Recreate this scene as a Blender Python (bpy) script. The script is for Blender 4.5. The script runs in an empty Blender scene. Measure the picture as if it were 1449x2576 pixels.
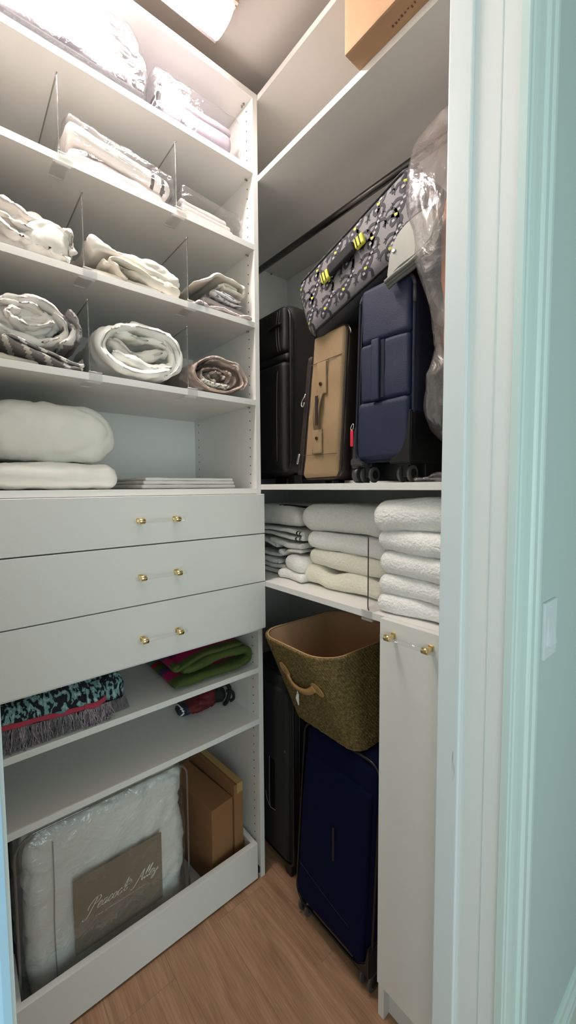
import bpy, bmesh, math, random
from mathutils import Vector, Matrix, noise
random.seed(7)
S = bpy.context.scene
C = S.collection
PI = math.pi

# ------------------------------------------------------------------ camera
YAW, PITCH, ROLL, FPX = math.radians(50.054), math.radians(3.611), math.radians(-0.358), 1007.1
fw = Vector((-math.sin(YAW)*math.cos(PITCH), math.cos(YAW)*math.cos(PITCH), -math.sin(PITCH)))
rt = Vector((math.cos(YAW), math.sin(YAW), 0.0))
up = rt.cross(fw)
r2 = rt*math.cos(ROLL) + up*math.sin(ROLL)
u2 = up*math.cos(ROLL) - rt*math.sin(ROLL)
cd = bpy.data.cameras.new('camera'); cam = bpy.data.objects.new('camera', cd); C.objects.link(cam)
cd.sensor_fit = 'VERTICAL'; cd.sensor_height = 36.0; cd.lens = FPX*36.0/2576.0
cd.clip_start = 0.02; cd.clip_end = 50
M = Matrix.Identity(4)
for i in range(3):
    M[i][0] = r2[i]; M[i][1] = u2[i]; M[i][2] = -fw[i]
M[0][3], M[1][3], M[2][3] = 1.1755, -0.8576, 1.4910
cam.matrix_world = M
S.camera = cam

# ------------------------------------------------------------------ light and exposure
w = bpy.data.worlds.new('world'); S.world = w; w.use_nodes = True
w.node_tree.nodes['Background'].inputs[0].default_value = (0.62, 0.86, 0.95, 1)
w.node_tree.nodes['Background'].inputs[1].default_value = 0.6
def area(name, loc, target, sx, sy, power, col):
    l = bpy.data.lights.new(name, 'AREA'); l.shape = 'RECTANGLE'; l.size = sx; l.size_y = sy
    l.energy = power; l.color = col
    o = bpy.data.objects.new(name, l); C.objects.link(o); o.location = loc
    o.rotation_euler = (Vector(target)-Vector(loc)).to_track_quat('-Z', 'Y').to_euler()
    return o
# unseen area lights added in the outer room as cool fill for the closet
area('outer_fill_side', (2.15, -2.60, 1.55), (2.15, 0.0, 1.45), 1.5, 1.5, 8.5, (0.80, 0.97, 0.98))
area('outer_fill_far', (3.30, -1.10, 1.40), (0.9, -1.10, 1.30), 1.7, 1.8, 15.5, (0.80, 0.97, 0.98))
LAMP = 40.0
S.view_settings.view_transform = 'Standard'; S.view_settings.look = 'None'
S.view_settings.exposure = 0.84; S.view_settings.gamma = 1.0; S.view_settings.use_curve_mapping = False

# ------------------------------------------------------------------ materials
def lin(c):
    return tuple((x/255/12.92 if x/255 <= 0.04045 else ((x/255+0.055)/1.055)**2.4) for x in c)
MATS = {}
def newmat(name):
    m = bpy.data.materials.new(name); m.use_nodes = True
    nt = m.node_tree; b = nt.nodes['Principled BSDF']; MATS[name] = m
    return m, nt, b
def nod(nt, t, **kw):
    n = nt.nodes.new(t)
    for k, v in kw.items():
        if hasattr(n, k): setattr(n, k, v)
        else: n.inputs[k].default_value = v
    return n
def ramp(nt, stops, interp='LINEAR'):
    r = nt.nodes.new('ShaderNodeValToRGB'); cr = r.color_ramp; cr.interpolation = interp
    while len(cr.elements) < len(stops): cr.elements.new(0.5)
    for e, (p, c) in zip(cr.elements, stops): e.position = p; e.color = (*c[:3], 1)
    return r
def plain(name, rgb, rough=0.5, metal=0.0, bump=0.0, bscale=200.0, var=0.0, vscale=8.0, spec=0.5, sheen=0.0, detail=4.0, stretch=None):
    m, nt, b = newmat(name); c = lin(rgb); L = nt.links
    b.inputs['Base Color'].default_value = (*c, 1); b.inputs['Roughness'].default_value = rough
    b.inputs['Metallic'].default_value = metal; b.inputs['Specular IOR Level'].default_value = spec
    if sheen: b.inputs['Sheen Weight'].default_value = sheen
    tc = nod(nt, 'ShaderNodeTexCoord'); src = tc.outputs['Object']
    if stretch:
        mp = nod(nt, 'ShaderNodeMapping'); mp.inputs['Scale'].default_value = stretch
        L.new(src, mp.inputs[0]); src = mp.outputs[0]
    if var:
        n = nod(nt, 'ShaderNodeTexNoise', Scale=vscale, Detail=5.0)
        L.new(src, n.inputs['Vector'])
        r = ramp(nt, [(0.3, [x*(1-var) for x in c]), (0.7, [min(1, x*(1+var)) for x in c])])
        L.new(n.outputs[0], r.inputs[0]); L.new(r.outputs[0], b.inputs['Base Color'])
    if bump:
        n2 = nod(nt, 'ShaderNodeTexNoise', Scale=bscale, Detail=detail)
        L.new(src, n2.inputs['Vector'])
        bp = nod(nt, 'ShaderNodeBump', Strength=bump, Distance=0.012 if sheen else 0.004)
        L.new(n2.outputs[0], bp.inputs['Height']); L.new(bp.outputs[0], b.inputs['Normal'])
    return m
def clear(name, tint=(1, 1, 1), base=0.05, edge=0.55, rough=0.06, haze=0.04, bscale=0.0, bstr=0.0, hazecol=(0.9, 0.9, 0.92)):
    """clear film or acrylic: see-through with a mirror sheen that grows towards its edges"""
    m, nt, b = newmat(name); L = nt.links
    nt.nodes.remove(b); out = nt.nodes['Material Output']
    tr = nod(nt, 'ShaderNodeBsdfTransparent'); tr.inputs[0].default_value = (*tint, 1)
    gl = nod(nt, 'ShaderNodeBsdfGlossy'); gl.inputs['Roughness'].default_value = rough
    df = nod(nt, 'ShaderNodeBsdfDiffuse'); df.inputs[0].default_value = (*hazecol, 1)
    lw = nod(nt, 'ShaderNodeLayerWeight', Blend=0.35)
    mr = nod(nt, 'ShaderNodeMapRange'); mr.inputs[3].default_value = base; mr.inputs[4].default_value = edge
    L.new(lw.outputs['Facing'], mr.inputs[0])
    mh = nod(nt, 'ShaderNodeMixShader'); mh.inputs[0].default_value = haze
    L.new(tr.outputs[0], mh.inputs[1]); L.new(df.outputs[0], mh.inputs[2])
    mx = nod(nt, 'ShaderNodeMixShader'); L.new(mr.outputs[0], mx.inputs[0])
    L.new(mh.outputs[0], mx.inputs[1]); L.new(gl.outputs[0], mx.inputs[2])
    L.new(mx.outputs[0], out.inputs[0])
    if bstr:
        tc = nod(nt, 'ShaderNodeTexCoord')
        n = nod(nt, 'ShaderNodeTexNoise', Scale=bscale, Detail=3.0, Distortion=1.5); L.new(tc.outputs['Object'], n.inputs['Vector'])
        bp = nod(nt, 'ShaderNodeBump', Strength=bstr, Distance=0.02)
        L.new(n.outputs[0], bp.inputs['Height'])
        for q in (gl, lw, df): L.new(bp.outputs[0], q.inputs['Normal'])
    return m

plain('melamine', (232, 229, 224), 0.38, bump=0.03, bscale=260, var=0.012, vscale=5)
plain('paint_ceiling', (226, 218, 212), 0.8)
plain('paint_closet', (222, 216, 209), 0.8)
plain('paint_trim', (226, 227, 224), 0.35, bump=0.05, bscale=35)
plain('trim_blue', (178, 212, 236), 0.4)  # pale blue tone, used on the left casing only
plain('paint_casing', (202, 218, 213), 0.4, bump=0.04, bscale=40)
plain('paint_room', (186, 201, 198), 0.75, bump=0.06, bscale=90)
plain('paint_jamb_cool', (205, 212, 212), 0.4, bump=0.04, bscale=40)
plain('hole_dark', (60, 54, 48), 0.9)
plain('subfloor', (38, 32, 34), 0.9)  # dark subfloor slab beneath the planks
plain('gold', (236, 214, 158), 0.16, metal=1.0)
plain('nickel', (200, 194, 186), 0.22, metal=1.0)
plain('pin_metal', (150, 146, 140), 0.3, metal=1.0)
plain('rod_metal', (92, 90, 86), 0.28, metal=1.0)
plain('steel', (214, 212, 208), 0.22, metal=1.0)
plain('plate_white', (214, 222, 222), 0.35)
plain('black_plastic', (20, 20, 20), 0.38)
plain('grey_plastic', (62, 62, 62), 0.42)
plain('wheel_rim', (78, 76, 74), 0.45)
plain('black_cloth', (15, 15, 16), 0.8, bump=0.25, bscale=500)
plain('grey_piping', (72, 72, 72), 0.45)
plain('case_black', (27, 25, 26), 0.62, bump=0.15, bscale=420, var=0.06)
plain('case_charcoal', (26, 26, 27), 0.8, bump=0.2, bscale=520, var=0.08)
plain('case_tan', (158, 131, 97), 0.75, bump=0.35, bscale=620, var=0.08, vscale=9)
plain('case_tan_dark', (128, 104, 74), 0.75, bump=0.3, bscale=620)
plain('case_brown', (44, 30, 26), 0.6, bump=0.15, bscale=420)
plain('case_navy', (18, 27, 60), 0.62, bump=0.3, bscale=640, var=0.05, vscale=10)
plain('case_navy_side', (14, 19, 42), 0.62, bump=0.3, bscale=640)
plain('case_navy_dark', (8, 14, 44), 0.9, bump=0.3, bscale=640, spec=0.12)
plain('red_tag', (214, 40, 72), 0.5)
plain('bronze', (86, 66, 54), 0.3, metal=0.9)
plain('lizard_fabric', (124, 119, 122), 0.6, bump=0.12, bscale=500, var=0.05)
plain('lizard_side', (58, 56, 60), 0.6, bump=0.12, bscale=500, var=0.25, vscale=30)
plain('lizard_ink', (48, 46, 54), 0.7)
plain('lizard_light', (168, 165, 172), 0.6)
plain('lizard_yellow', (206, 205, 70), 0.6)
plain('yellow_band', (214, 212, 78), 0.6)
plain('skid_plate', (158, 156, 147), 0.42, var=0.05, vscale=14)
plain('skid_ridge', (112, 112, 104), 0.5)
plain('stitch_grey', (120, 118, 118), 0.7)
plain('seam_tan', (96, 76, 54), 0.8)
plain('seam_navy', (10, 16, 40), 0.8)
plain('carton_light', (186, 148, 114), 0.8, var=0.05, vscale=14, bump=0.05, bscale=60)
plain('carton_dark', (148, 104, 66), 0.8, var=0.06, vscale=10, bump=0.05, bscale=60)
plain('carton_tape', (186, 150, 92), 0.32)
plain('carton_print', (118, 88, 66), 0.8)
plain('terry_white', (248, 245, 240), 0.95, bump=0.55, bscale=150, var=0.05, vscale=180, sheen=0.3)
plain('terry_bright', (248, 245, 240), 0.95, bump=0.55, bscale=150, var=0.05, vscale=180, sheen=0.3)
plain('terry_cream', (246, 239, 219), 0.95, bump=0.55, bscale=150, var=0.05, vscale=180, sheen=0.3)
plain('terry_grey', (240, 238, 231), 0.95, bump=0.55, bscale=260, var=0.05, vscale=160, sheen=0.2)
plain('stripe_black', (26, 26, 28), 0.9)
plain('cotton_white', (231, 226, 219), 0.85, bump=0.12, bscale=90, var=0.02)
plain('cotton_cream', (226, 217, 202), 0.85, bump=0.12, bscale=90, var=0.02)
plain('cotton_pink', (232, 216, 212), 0.85, bump=0.12, bscale=90, var=0.03)
plain('cotton_grey', (150, 144, 142), 0.85, bump=0.2, bscale=160, var=0.1, vscale=40)
plain('cotton_pillow', (243, 240, 232), 0.85, bump=0.08, bscale=260, var=0.01)
plain('lilac_grey', (176, 166, 176), 0.8, bump=0.1, bscale=90, var=0.04)
plain('trim_dark', (34, 29, 32), 0.7)
plain('comforter', (240, 237, 230), 0.85, bump=0.35, bscale=22, var=0.03)
plain('card_taupe', (132, 116, 98), 0.7, var=0.03, vscale=30)
plain('card_ink', (236, 230, 216), 0.7)
plain('zip_dark', (40, 40, 40), 0.6)
plain('leather_tan', (176, 134, 82), 0.5, var=0.06, vscale=40)
plain('paper_white', (240, 240, 238), 0.6)
plain('thread', (90, 80, 60), 0.6)
plain('basket_lining', (186, 148, 112), 0.9, bump=0.25, bscale=300, var=0.05)
plain('umbrella_red', (96, 18, 22), 0.7, bump=0.2, bscale=200)
plain('umbrella_navy', (30, 32, 52), 0.7)
plain('fringe_grey', (112, 104, 108), 0.9, var=0.35, vscale=60)
plain('fringe_light', (168, 152, 158), 0.9, var=0.2, vscale=60)
plain('trim_pink', (176, 58, 78), 0.85, bump=0.4, bscale=400)
plain('fur_brown', (178, 104, 58), 0.8, bump=0.6, bscale=60, var=0.25, vscale=26, stretch=(1, 1, 0.2))
plain('lining_grey', (64, 56, 56), 0.8, var=0.2, vscale=12)
plain('bedding_lilac', (172, 163, 171), 0.85, bump=0.12, bscale=90, var=0.03)
clear('acrylic', (0.985, 0.985, 0.985), 0.035, 0.16, 0.03, 0.015)
clear('acrylic_clip', (1.0, 1.0, 1.0), 0.05, 0.22, 0.05, 0.12, hazecol=(0.9, 0.89, 0.88))
clear('clip_highlight', (1.0, 1.0, 1.0), 0.15, 0.4, 0.08, 0.5, hazecol=(0.95, 0.94, 0.93))  # hazy white that paints bright highlights along the clip edges
plain('stripe_dark', (88, 84, 86), 0.85)
plain('divider_edge_brown', (74, 52, 46), 0.4)
clear('acrylic_edge', (0.62, 0.6, 0.58), 0.12, 0.55, 0.08, 0.18, hazecol=(0.45, 0.44, 0.43))
clear('bag_film', (0.97, 0.97, 0.98), 0.03, 0.38, 0.09, 0.015, 26, 0.35)
clear('bag_film_heavy', (0.97, 0.97, 0.97), 0.06, 0.42, 0.12, 0.05, 24, 0.45, hazecol=(0.8, 0.82, 0.83))
clear('garment_film', (0.96, 0.94, 0.94), 0.07, 0.6, 0.16, 0.13, 16, 0.3, hazecol=(0.72, 0.67, 0.66))

def lamp_mat():
    m, nt, b = newmat('lamp_glow')
    b.inputs['Base Color'].default_value = (0.9, 0.9, 0.9, 1)
    b.inputs['Emission Color'].default_value = (1.0, 0.915, 0.865, 1)
    b.inputs['Emission Strength'].default_value = LAMP
lamp_mat()
def wood_mat():
    m, nt, b = newmat('oak_plank'); L = nt.links
    tc = nod(nt, 'ShaderNodeTexCoord'); oi = nod(nt, 'ShaderNodeObjectInfo')
    mp = nod(nt, 'ShaderNodeMapping'); mp.inputs['Scale'].default_value = (1.0, 9.0, 1.0)
    vm = nod(nt, 'ShaderNodeVectorMath', operation='MULTIPLY_ADD')
    L.new(oi.outputs['Random'], vm.inputs[0]); vm.inputs[1].default_value = (7.0, 5.0, 3.0)
    L.new(tc.outputs['Object'], vm.inputs[2]); L.new(vm.outputs[0], mp.inputs[0])
    n1 = nod(nt, 'ShaderNodeTexNoise', Scale=3.2, Detail=7.0, Roughness=0.62, Distortion=0.9); L.new(mp.outputs[0], n1.inputs['Vector'])
    r1 = ramp(nt, [(0.30, lin((150, 112, 84))), (0.50, lin((172, 131, 100))), (0.72, lin((190, 150, 118)))])
    L.new(n1.outputs[0], r1.inputs[0])
    mp2 = nod(nt, 'ShaderNodeMapping'); mp2.inputs['Scale'].default_value = (4.0, 110.0, 1.0); L.new(vm.outputs[0], mp2.inputs[0])
    n2 = nod(nt, 'ShaderNodeTexNoise', Scale=2.2, Detail=3.0); L.new(mp2.outputs[0], n2.inputs['Vector'])
    r2_ = ramp(nt, [(0.42, (0.84, 0.82, 0.80)), (0.60, (1.06, 1.05, 1.04))]); L.new(n2.outputs[0], r2_.inputs[0])
    mx = nod(nt, 'ShaderNodeMix', data_type='RGBA', blend_type='MULTIPLY'); mx.inputs[0].default_value = 0.8
    L.new(r1.outputs[0], mx.inputs[6]); L.new(r2_.outputs[0], mx.inputs[7])
    hv = nod(nt, 'ShaderNodeHueSaturation'); mr = nod(nt, 'ShaderNodeMapRange'); mr.inputs[3].default_value = 0.95; mr.inputs[4].default_value = 1.05
    L.new(oi.outputs['Random'], mr.inputs[0]); L.new(mr.outputs[0], hv.inputs['Value']); L.new(mx.outputs[2], hv.inputs['Color'])
    L.new(hv.outputs[0], b.inputs['Base Color']); b.inputs['Roughness'].default_value = 0.5
    bp = nod(nt, 'ShaderNodeBump', Strength=0.12, Distance=0.002); L.new(n2.outputs[0], bp.inputs['Height']); L.new(bp.outputs[0], b.inputs['Normal'])
wood_mat()
def jamb_mat():
    """semi-gloss trim paint with a few dark scuff streaks"""
    m, nt, b = newmat('paint_scuffed'); L = nt.links; c = lin((214, 219, 219))
    tc = nod(nt, 'ShaderNodeTexCoord'); mp = nod(nt, 'ShaderNodeMapping'); mp.inputs['Scale'].default_value = (150.0, 8.0, 14.0)
    L.new(tc.outputs['Object'], mp.inputs[0])
    n = nod(nt, 'ShaderNodeTexNoise', Scale=1.0, Detail=3.0); L.new(mp.outputs[0], n.inputs['Vector'])
    r = ramp(nt, [(0.70, c), (0.78, [x*0.6 for x in c])]); L.new(n.outputs[0], r.inputs[0])
    sp = nod(nt, 'ShaderNodeSeparateXYZ'); L.new(tc.outputs['Object'], sp.inputs[0])
    zr = ramp(nt, [(0.30, (0, 0, 0)), (0.36, (1, 1, 1)), (0.44, (1, 1, 1)), (0.50, (0, 0, 0))])
    dv = nod(nt, 'ShaderNodeMath', operation='DIVIDE'); dv.inputs[1].default_value = 2.4
    L.new(sp.outputs['Z'], dv.inputs[0]); L.new(dv.outputs[0], zr.inputs[0])
    mx = nod(nt, 'ShaderNodeMix', data_type='RGBA'); mx.inputs[6].default_value = (*c, 1)
    L.new(zr.outputs[0], mx.inputs[0]); L.new(r.outputs[0], mx.inputs[7])
    L.new(mx.outputs[2], b.inputs['Base Color']); b.inputs['Roughness'].default_value = 0.36
jamb_mat()
def weave_mat():
    m, nt, b = newmat('seagrass'); L = nt.links
    tc = nod(nt, 'ShaderNodeTexCoord')
    wv = nod(nt, 'ShaderNodeTexWave', Scale=55.0, Distortion=3.0, Detail=2.0); wv.bands_direction = 'DIAGONAL'
    L.new(tc.outputs['Object'], wv.inputs['Vector'])
    n = nod(nt, 'ShaderNodeTexNoise', Scale=120.0, Detail=4.0); L.new(tc.outputs['Object'], n.inputs['Vector'])
    r = ramp(nt, [(0.25, lin((72, 55, 26))), (0.5, lin((118, 96, 50))), (0.75, lin((150, 126, 76)))]); L.new(n.outputs[0], r.inputs[0])
    mx = nod(nt, 'ShaderNodeMix', data_type='RGBA', blend_type='MULTIPLY'); mx.inputs[0].default_value = 0.25
    L.new(r.outputs[0], mx.inputs[6]); L.new(wv.outputs[0], mx.inputs[7]); L.new(mx.outputs[2], b.inputs['Base Color'])
    b.inputs['Roughness'].default_value = 0.85
    bp = nod(nt, 'ShaderNodeBump', Strength=0.4, Distance=0.004); L.new(wv.outputs[0], bp.inputs['Height']); L.new(bp.outputs[0], b.inputs['Normal'])
weave_mat()
def stripe_x_mat(name, stops, x0, x1):
    """woven stripes that run along y; position across x in object space"""
    m, nt, b = newmat(name); L = nt.links
    tc = nod(nt, 'ShaderNodeTexCoord'); sp = nod(nt, 'ShaderNodeSeparateXYZ'); L.new(tc.outputs['Object'], sp.inputs[0])
    n = nod(nt, 'ShaderNodeTexNoise', Scale=30.0, Detail=2.0); L.new(tc.outputs['Object'], n.inputs['Vector'])
    ad = nod(nt, 'ShaderNodeMath', operation='MULTIPLY_ADD'); ad.inputs[1].default_value = 0.012
    L.new(n.outputs[0], ad.inputs[0]); L.new(sp.outputs['X'], ad.inputs[2])
    mr = nod(nt, 'ShaderNodeMapRange'); mr.inputs[1].default_value = x0; mr.inputs[2].default_value = x1
    L.new(ad.outputs[0], mr.inputs[0])
    r = ramp(nt, [(p, lin(c)) for p, c in stops], 'CONSTANT'); L.new(mr.outputs[0], r.inputs[0])
    L.new(r.outputs[0], b.inputs['Base Color']); b.inputs['Roughness'].default_value = 0.95
    n2 = nod(nt, 'ShaderNodeTexNoise', Scale=380.0, Detail=3.0); L.new(tc.outputs['Object'], n2.inputs['Vector'])
    bp = nod(nt, 'ShaderNodeBump', Strength=0.7, Distance=0.004); L.new(n2.outputs[0], bp.inputs['Height']); L.new(bp.outputs[0], b.inputs['Normal'])
stripe_x_mat('beach_towel', [(0.0, (60, 74, 28)), (0.10, (196, 96, 40)), (0.18, (60, 140, 130)), (0.28, (170, 30, 40)), (0.40, (70, 84, 30)),
             (0.52, (80, 48, 100)), (0.64, (176, 16, 86)), (0.82, (76, 88, 36))], -0.30, -0.015)
def knit_mat():
    m, nt, b = newmat('knit_pattern'); L = nt.links
    tc = nod(nt, 'ShaderNodeTexCoord')
    mp = nod(nt, 'ShaderNodeMapping'); mp.inputs['Scale'].default_value = (56, 86, 44); L.new(tc.outputs['Object'], mp.inputs[0])
    ck = nod(nt, 'ShaderNodeTexNoise', Scale=1.15, Detail=2.5, Distortion=0.35); L.new(mp.outputs[0], ck.inputs['Vector'])
    vo = nod(nt, 'ShaderNodeTexVoronoi', Scale=9.0); L.new(tc.outputs['Object'], vo.inputs['Vector'])
    pat = ramp(nt, [(0.0, (0.012, 0.012, 0.02)), (0.47, (0.012, 0.012, 0.02)), (0.50, lin((120, 160, 156))), (0.62, lin((176, 196, 194)))], 'CONSTANT')
    L.new(ck.outputs[0], pat.inputs[0])
    md = ramp(nt, [(0.0, lin((74, 138, 132))), (0.20, (0, 0, 0)), (0.21, (0, 0, 0))], 'CONSTANT'); L.new(vo.outputs['Distance'], md.inputs[0])
    fm = ramp(nt, [(0.0, (1, 1, 1)), (0.20, (0, 0, 0))], 'CONSTANT'); L.new(vo.outputs['Distance'], fm.inputs[0])
    mx = nod(nt, 'ShaderNodeMix', data_type='RGBA'); L.new(fm.outputs[0], mx.inputs[0]); L.new(pat.outputs[0], mx.inputs[6]); L.new(md.outputs[0], mx.inputs[7])
    L.new(mx.outputs[2], b.inputs['Base Color']); b.inputs['Roughness'].default_value = 0.95
    n2 = nod(nt, 'ShaderNodeTexNoise', Scale=420.0); L.new(tc.outputs['Object'], n2.inputs['Vector'])
    bp = nod(nt, 'ShaderNodeBump', Strength=0.6, Distance=0.003); L.new(n2.outputs[0], bp.inputs['Height']); L.new(bp.outputs[0], b.inputs['Normal'])
knit_mat()
def blotch_mat(name, c1, c2, scale, lo, hi, bump=0.12):
    m, nt, b = newmat(name); L = nt.links
    tc = nod(nt, 'ShaderNodeTexCoord'); n = nod(nt, 'ShaderNodeTexNoise', Scale=scale, Detail=3.0, Distortion=0.6); L.new(tc.outputs['Object'], n.inputs['Vector'])
    r = ramp(nt, [(lo, lin(c1)), (hi, lin(c2))]); L.new(n.outputs[0], r.inputs[0]); L.new(r.outputs[0], b.inputs['Base Color'])
    b.inputs['Roughness'].default_value = 0.85
    n2 = nod(nt, 'ShaderNodeTexNoise', Scale=90.0); L.new(tc.outputs['Object'], n2.inputs['Vector'])
    bp = nod(nt, 'ShaderNodeBump', Strength=bump, Distance=0.004); L.new(n2.outputs[0], bp.inputs['Height']); L.new(bp.outputs[0], b.inputs['Normal'])
blotch_mat('cotton_blush', (228, 221, 210), (206, 172, 178), 9, 0.60, 0.74)
blotch_mat('cotton_beige', (190, 168, 156), (226, 218, 208), 22, 0.58, 0.63)
blotch_mat('cotton_printed', (216, 214, 214), (132, 130, 136), 40, 0.50, 0.58)
blotch_mat('sequins', (232, 226, 214), (120, 112, 104), 120, 0.5, 0.58)

# ------------------------------------------------------------------ mesh helpers
def base_inv(parent):
    return Matrix.Translation(-Vector(parent['_o'])) if parent is not None and '_o' in parent else Matrix.Identity(4)
def root_off(o):
    return Vector(OFF.get(o.name, (0, 0, 0)))
OFF = {}
def link(o, parent=None):
    C.objects.link(o)
    if parent is not None:
        o.parent = parent
        off = OFF.get(parent.name, Vector((0, 0, 0)))
        o.matrix_parent_inverse = Matrix.Translation(-off)
        OFF[o.name] = Vector((0, 0, 0)) if parent.type != 'EMPTY' else Vector((0, 0, 0))
    return o
def thing(name, label, cat, loc, group=None):
    o = bpy.data.objects.new(name, None); C.objects.link(o); o.location = loc; o.empty_display_size = 0.05
    o['label'] = label; o['category'] = cat
    if group: o['group'] = group
    OFF[o.name] = Vector(loc)
    return o
def tag(o, label, cat, group=None):
    o['label'] = label; o['category'] = cat
    if group: o['group'] = group
    return o
def struct(o):
    o['kind'] = 'structure'; return o
def mesh(name, verts, faces, mat, parent=None, smooth=True, mats=None, fmat=None):
    me = bpy.data.meshes.new(name); me.from_pydata([tuple(v) for v in verts], [], faces); me.update()
    for m in (mats or [mat]): me.materials.append(MATS[m])
    if fmat:
        for p, k in zip(me.polygons, fmat): p.material_index = k
    if smooth: me.polygons.foreach_set('use_smooth', [True]*len(me.polygons))
    return link(bpy.data.objects.new(name, me), parent)
def from_bm(name, bm, mat, parent=None, smooth=False, angle=None):
    me = bpy.data.meshes.new(name); bm.normal_update(); bm.to_mesh(me); bm.free(); me.materials.append(MATS[mat])
    if smooth: me.polygons.foreach_set('use_smooth', [True]*len(me.polygons))
    return link(bpy.data.objects.new(name, me), parent)
def addbox(bm, x0, x1, y0, y1, z0, z1):
    vs = [bm.verts.new((x, y, z)) for x in (x0, x1) for y in (y0, y1) for z in (z0, z1)]
    for f in ((0, 1, 3, 2), (4, 6, 7, 5), (0, 4, 5, 1), (2, 3, 7, 6), (0, 2, 6, 4), (1, 5, 7, 3)):
        bm.faces.new([vs[i] for i in f])
    return vs
def box(name, x0, x1, y0, y1, z0, z1, mat, parent=None, bev=0.0, rot=None):
    bm = bmesh.new(); addbox(bm, min(x0, x1), max(x0, x1), min(y0, y1), max(y0, y1), min(z0, z1), max(z0, z1))
    bmesh.ops.recalc_face_normals(bm, faces=bm.faces)
    if bev: bmesh.ops.bevel(bm, geom=list(bm.edges), offset=bev, segments=2, profile=0.7, affect='EDGES')
    if rot:
        bmesh.ops.transform(bm, matrix=rot, verts=bm.verts)
    return from_bm(name, bm, mat, parent)
def boxes(name, lst, mat, parent=None, bev=0.0):
    bm = bmesh.new()
    for b in lst: addbox(bm, *b)
    bmesh.ops.recalc_face_normals(bm, faces=bm.faces)
    if bev: bmesh.ops.bevel(bm, geom=list(bm.edges), offset=bev, segments=1, affect='EDGES')
    return from_bm(name, bm, mat, parent)
def smoothpath(pts, n, closed=False):
    P = [Vector(p) for p in pts]; m = len(P); out = []
    segs = m if closed else m-1
    g = (lambda i: P[i % m]) if closed else (lambda i: P[max(0, min(m-1, i))])
    for i in range(segs):
        a, b, c, d = g(i-1), g(i), g(i+1), g(i+2)
        for k in range(n):
            t = k/n
            out.append(0.5*((2*b)+(c-a)*t+(2*a-5*b+4*c-d)*t*t+(3*b-a-3*c+d)*t**3))
    if not closed: out.append(P[-1])
    return out
def tube_data(pts, r, sides=8, closed=False):
    P = [Vector(p) for p in pts]; m = len(P); V = []; F = []
    t0 = (P[1]-P[0]).normalized(); nrm = t0.orthogonal().normalized()
    for i in range(m):
        t = ((P[(i+1) % m]-P[i-1]) if closed else (P[min(m-1, i+1)]-P[max(0, i-1)]))
        if t.length < 1e-9: t = t0.copy()
        t.normalize(); nrm = (nrm-t*nrm.dot(t)); nrm = nrm.normalized() if nrm.length > 1e-6 else t.orthogonal().normalized()
        bn = t.cross(nrm); rr = r(i/(m-1)) if callable(r) else r
        for k in range(sides):
            a = 2*PI*k/sides; V.append(P[i]+(nrm*math.cos(a)+bn*math.sin(a))*rr)
    for i in range(m if closed else m-1):
        for k in range(sides):
            j = (i+1) % m; F.append((i*sides+k, i*sides+(k+1) % sides, j*sides+(k+1) % sides, j*sides+k))
    if not closed:
        F.append(tuple(range(sides))[::-1]); F.append(tuple((m-1)*sides+k for k in range(sides)))
    return V, F
def tube(name, pts, r, mat, parent=None, sides=8, closed=False):
    V, F = tube_data(pts, r, sides, closed)
    return mesh(name, V, F, mat, parent)
def tubes(name, paths, r, mat, parent=None, sides=5):
    V = []; F = []
    if len(paths) <= 8:
        return [tube(name, p, r, mat, parent, sides) for p in paths][0]
    for p in paths:
        v, f = tube_data(p, r, sides); o = len(V); V += v; F += [tuple(i+o for i in q) for q in f]
    return mesh(name, V, F, mat, parent)
def cyl(name, a, b, r, mat, parent=None, sides=20, r2=None, bev=0.0):
    a, b = Vector(a), Vector(b); r2 = r if r2 is None else r2
    d = b-a; L = d.length
    st = [(0, r), (1, r2)] if not bev else [(0, r-bev), (bev/L, r), (1-bev/L, r2), (1, r2-bev)]
    t = d.normalized(); n = t.orthogonal().normalized(); bn = t.cross(n); V = []; F = []
    for s, rr in st:
        for k in range(sides):
            an = 2*PI*k/sides; V.append(a+d*s+(n*math.cos(an)+bn*math.sin(an))*rr)
    for i in range(len(st)-1):
        for k in range(sides): F.append((i*sides+k, i*sides+(k+1) % sides, (i+1)*sides+(k+1) % sides, (i+1)*sides+k))
    F.append(tuple(range(sides))[::-1]); F.append(tuple((len(st)-1)*sides+k for k in range(sides)))
    o = mesh(name, V, F, mat, parent, smooth=False)
    for p in o.data.polygons[:-2]: p.use_smooth = True
    return o
def lumps(co, f, seed):
    return noise.noise(Vector((co[0]*f+seed*3.17, co[1]*f-seed*1.31, co[2]*f+seed*0.77)))
def wrinkle(co, f, seed):
    w = Vector(co)*f + Vector((seed*2.3, seed*1.7, -seed*0.9))
    w = w + noise.noise_vector(w*0.6)*0.9
    v = 0.68*(1-abs(noise.noise(w)))**3 + 0.32*(1-abs(noise.noise(w*2.3+Vector((5.1, 1.3, 2.2)))))**2
    return 0.15+v
def axis_vals(h, r, ne, ni):
    r = min(r, h*0.999); a = [h-r+r*math.tan(PI/4*k/ne) for k in range(ne+1)]
    inner = [-(h-r)+2*(h-r)*k/ni for k in range(1, ni)]
    return [-x for x in reversed(a)]+inner+a
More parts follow.
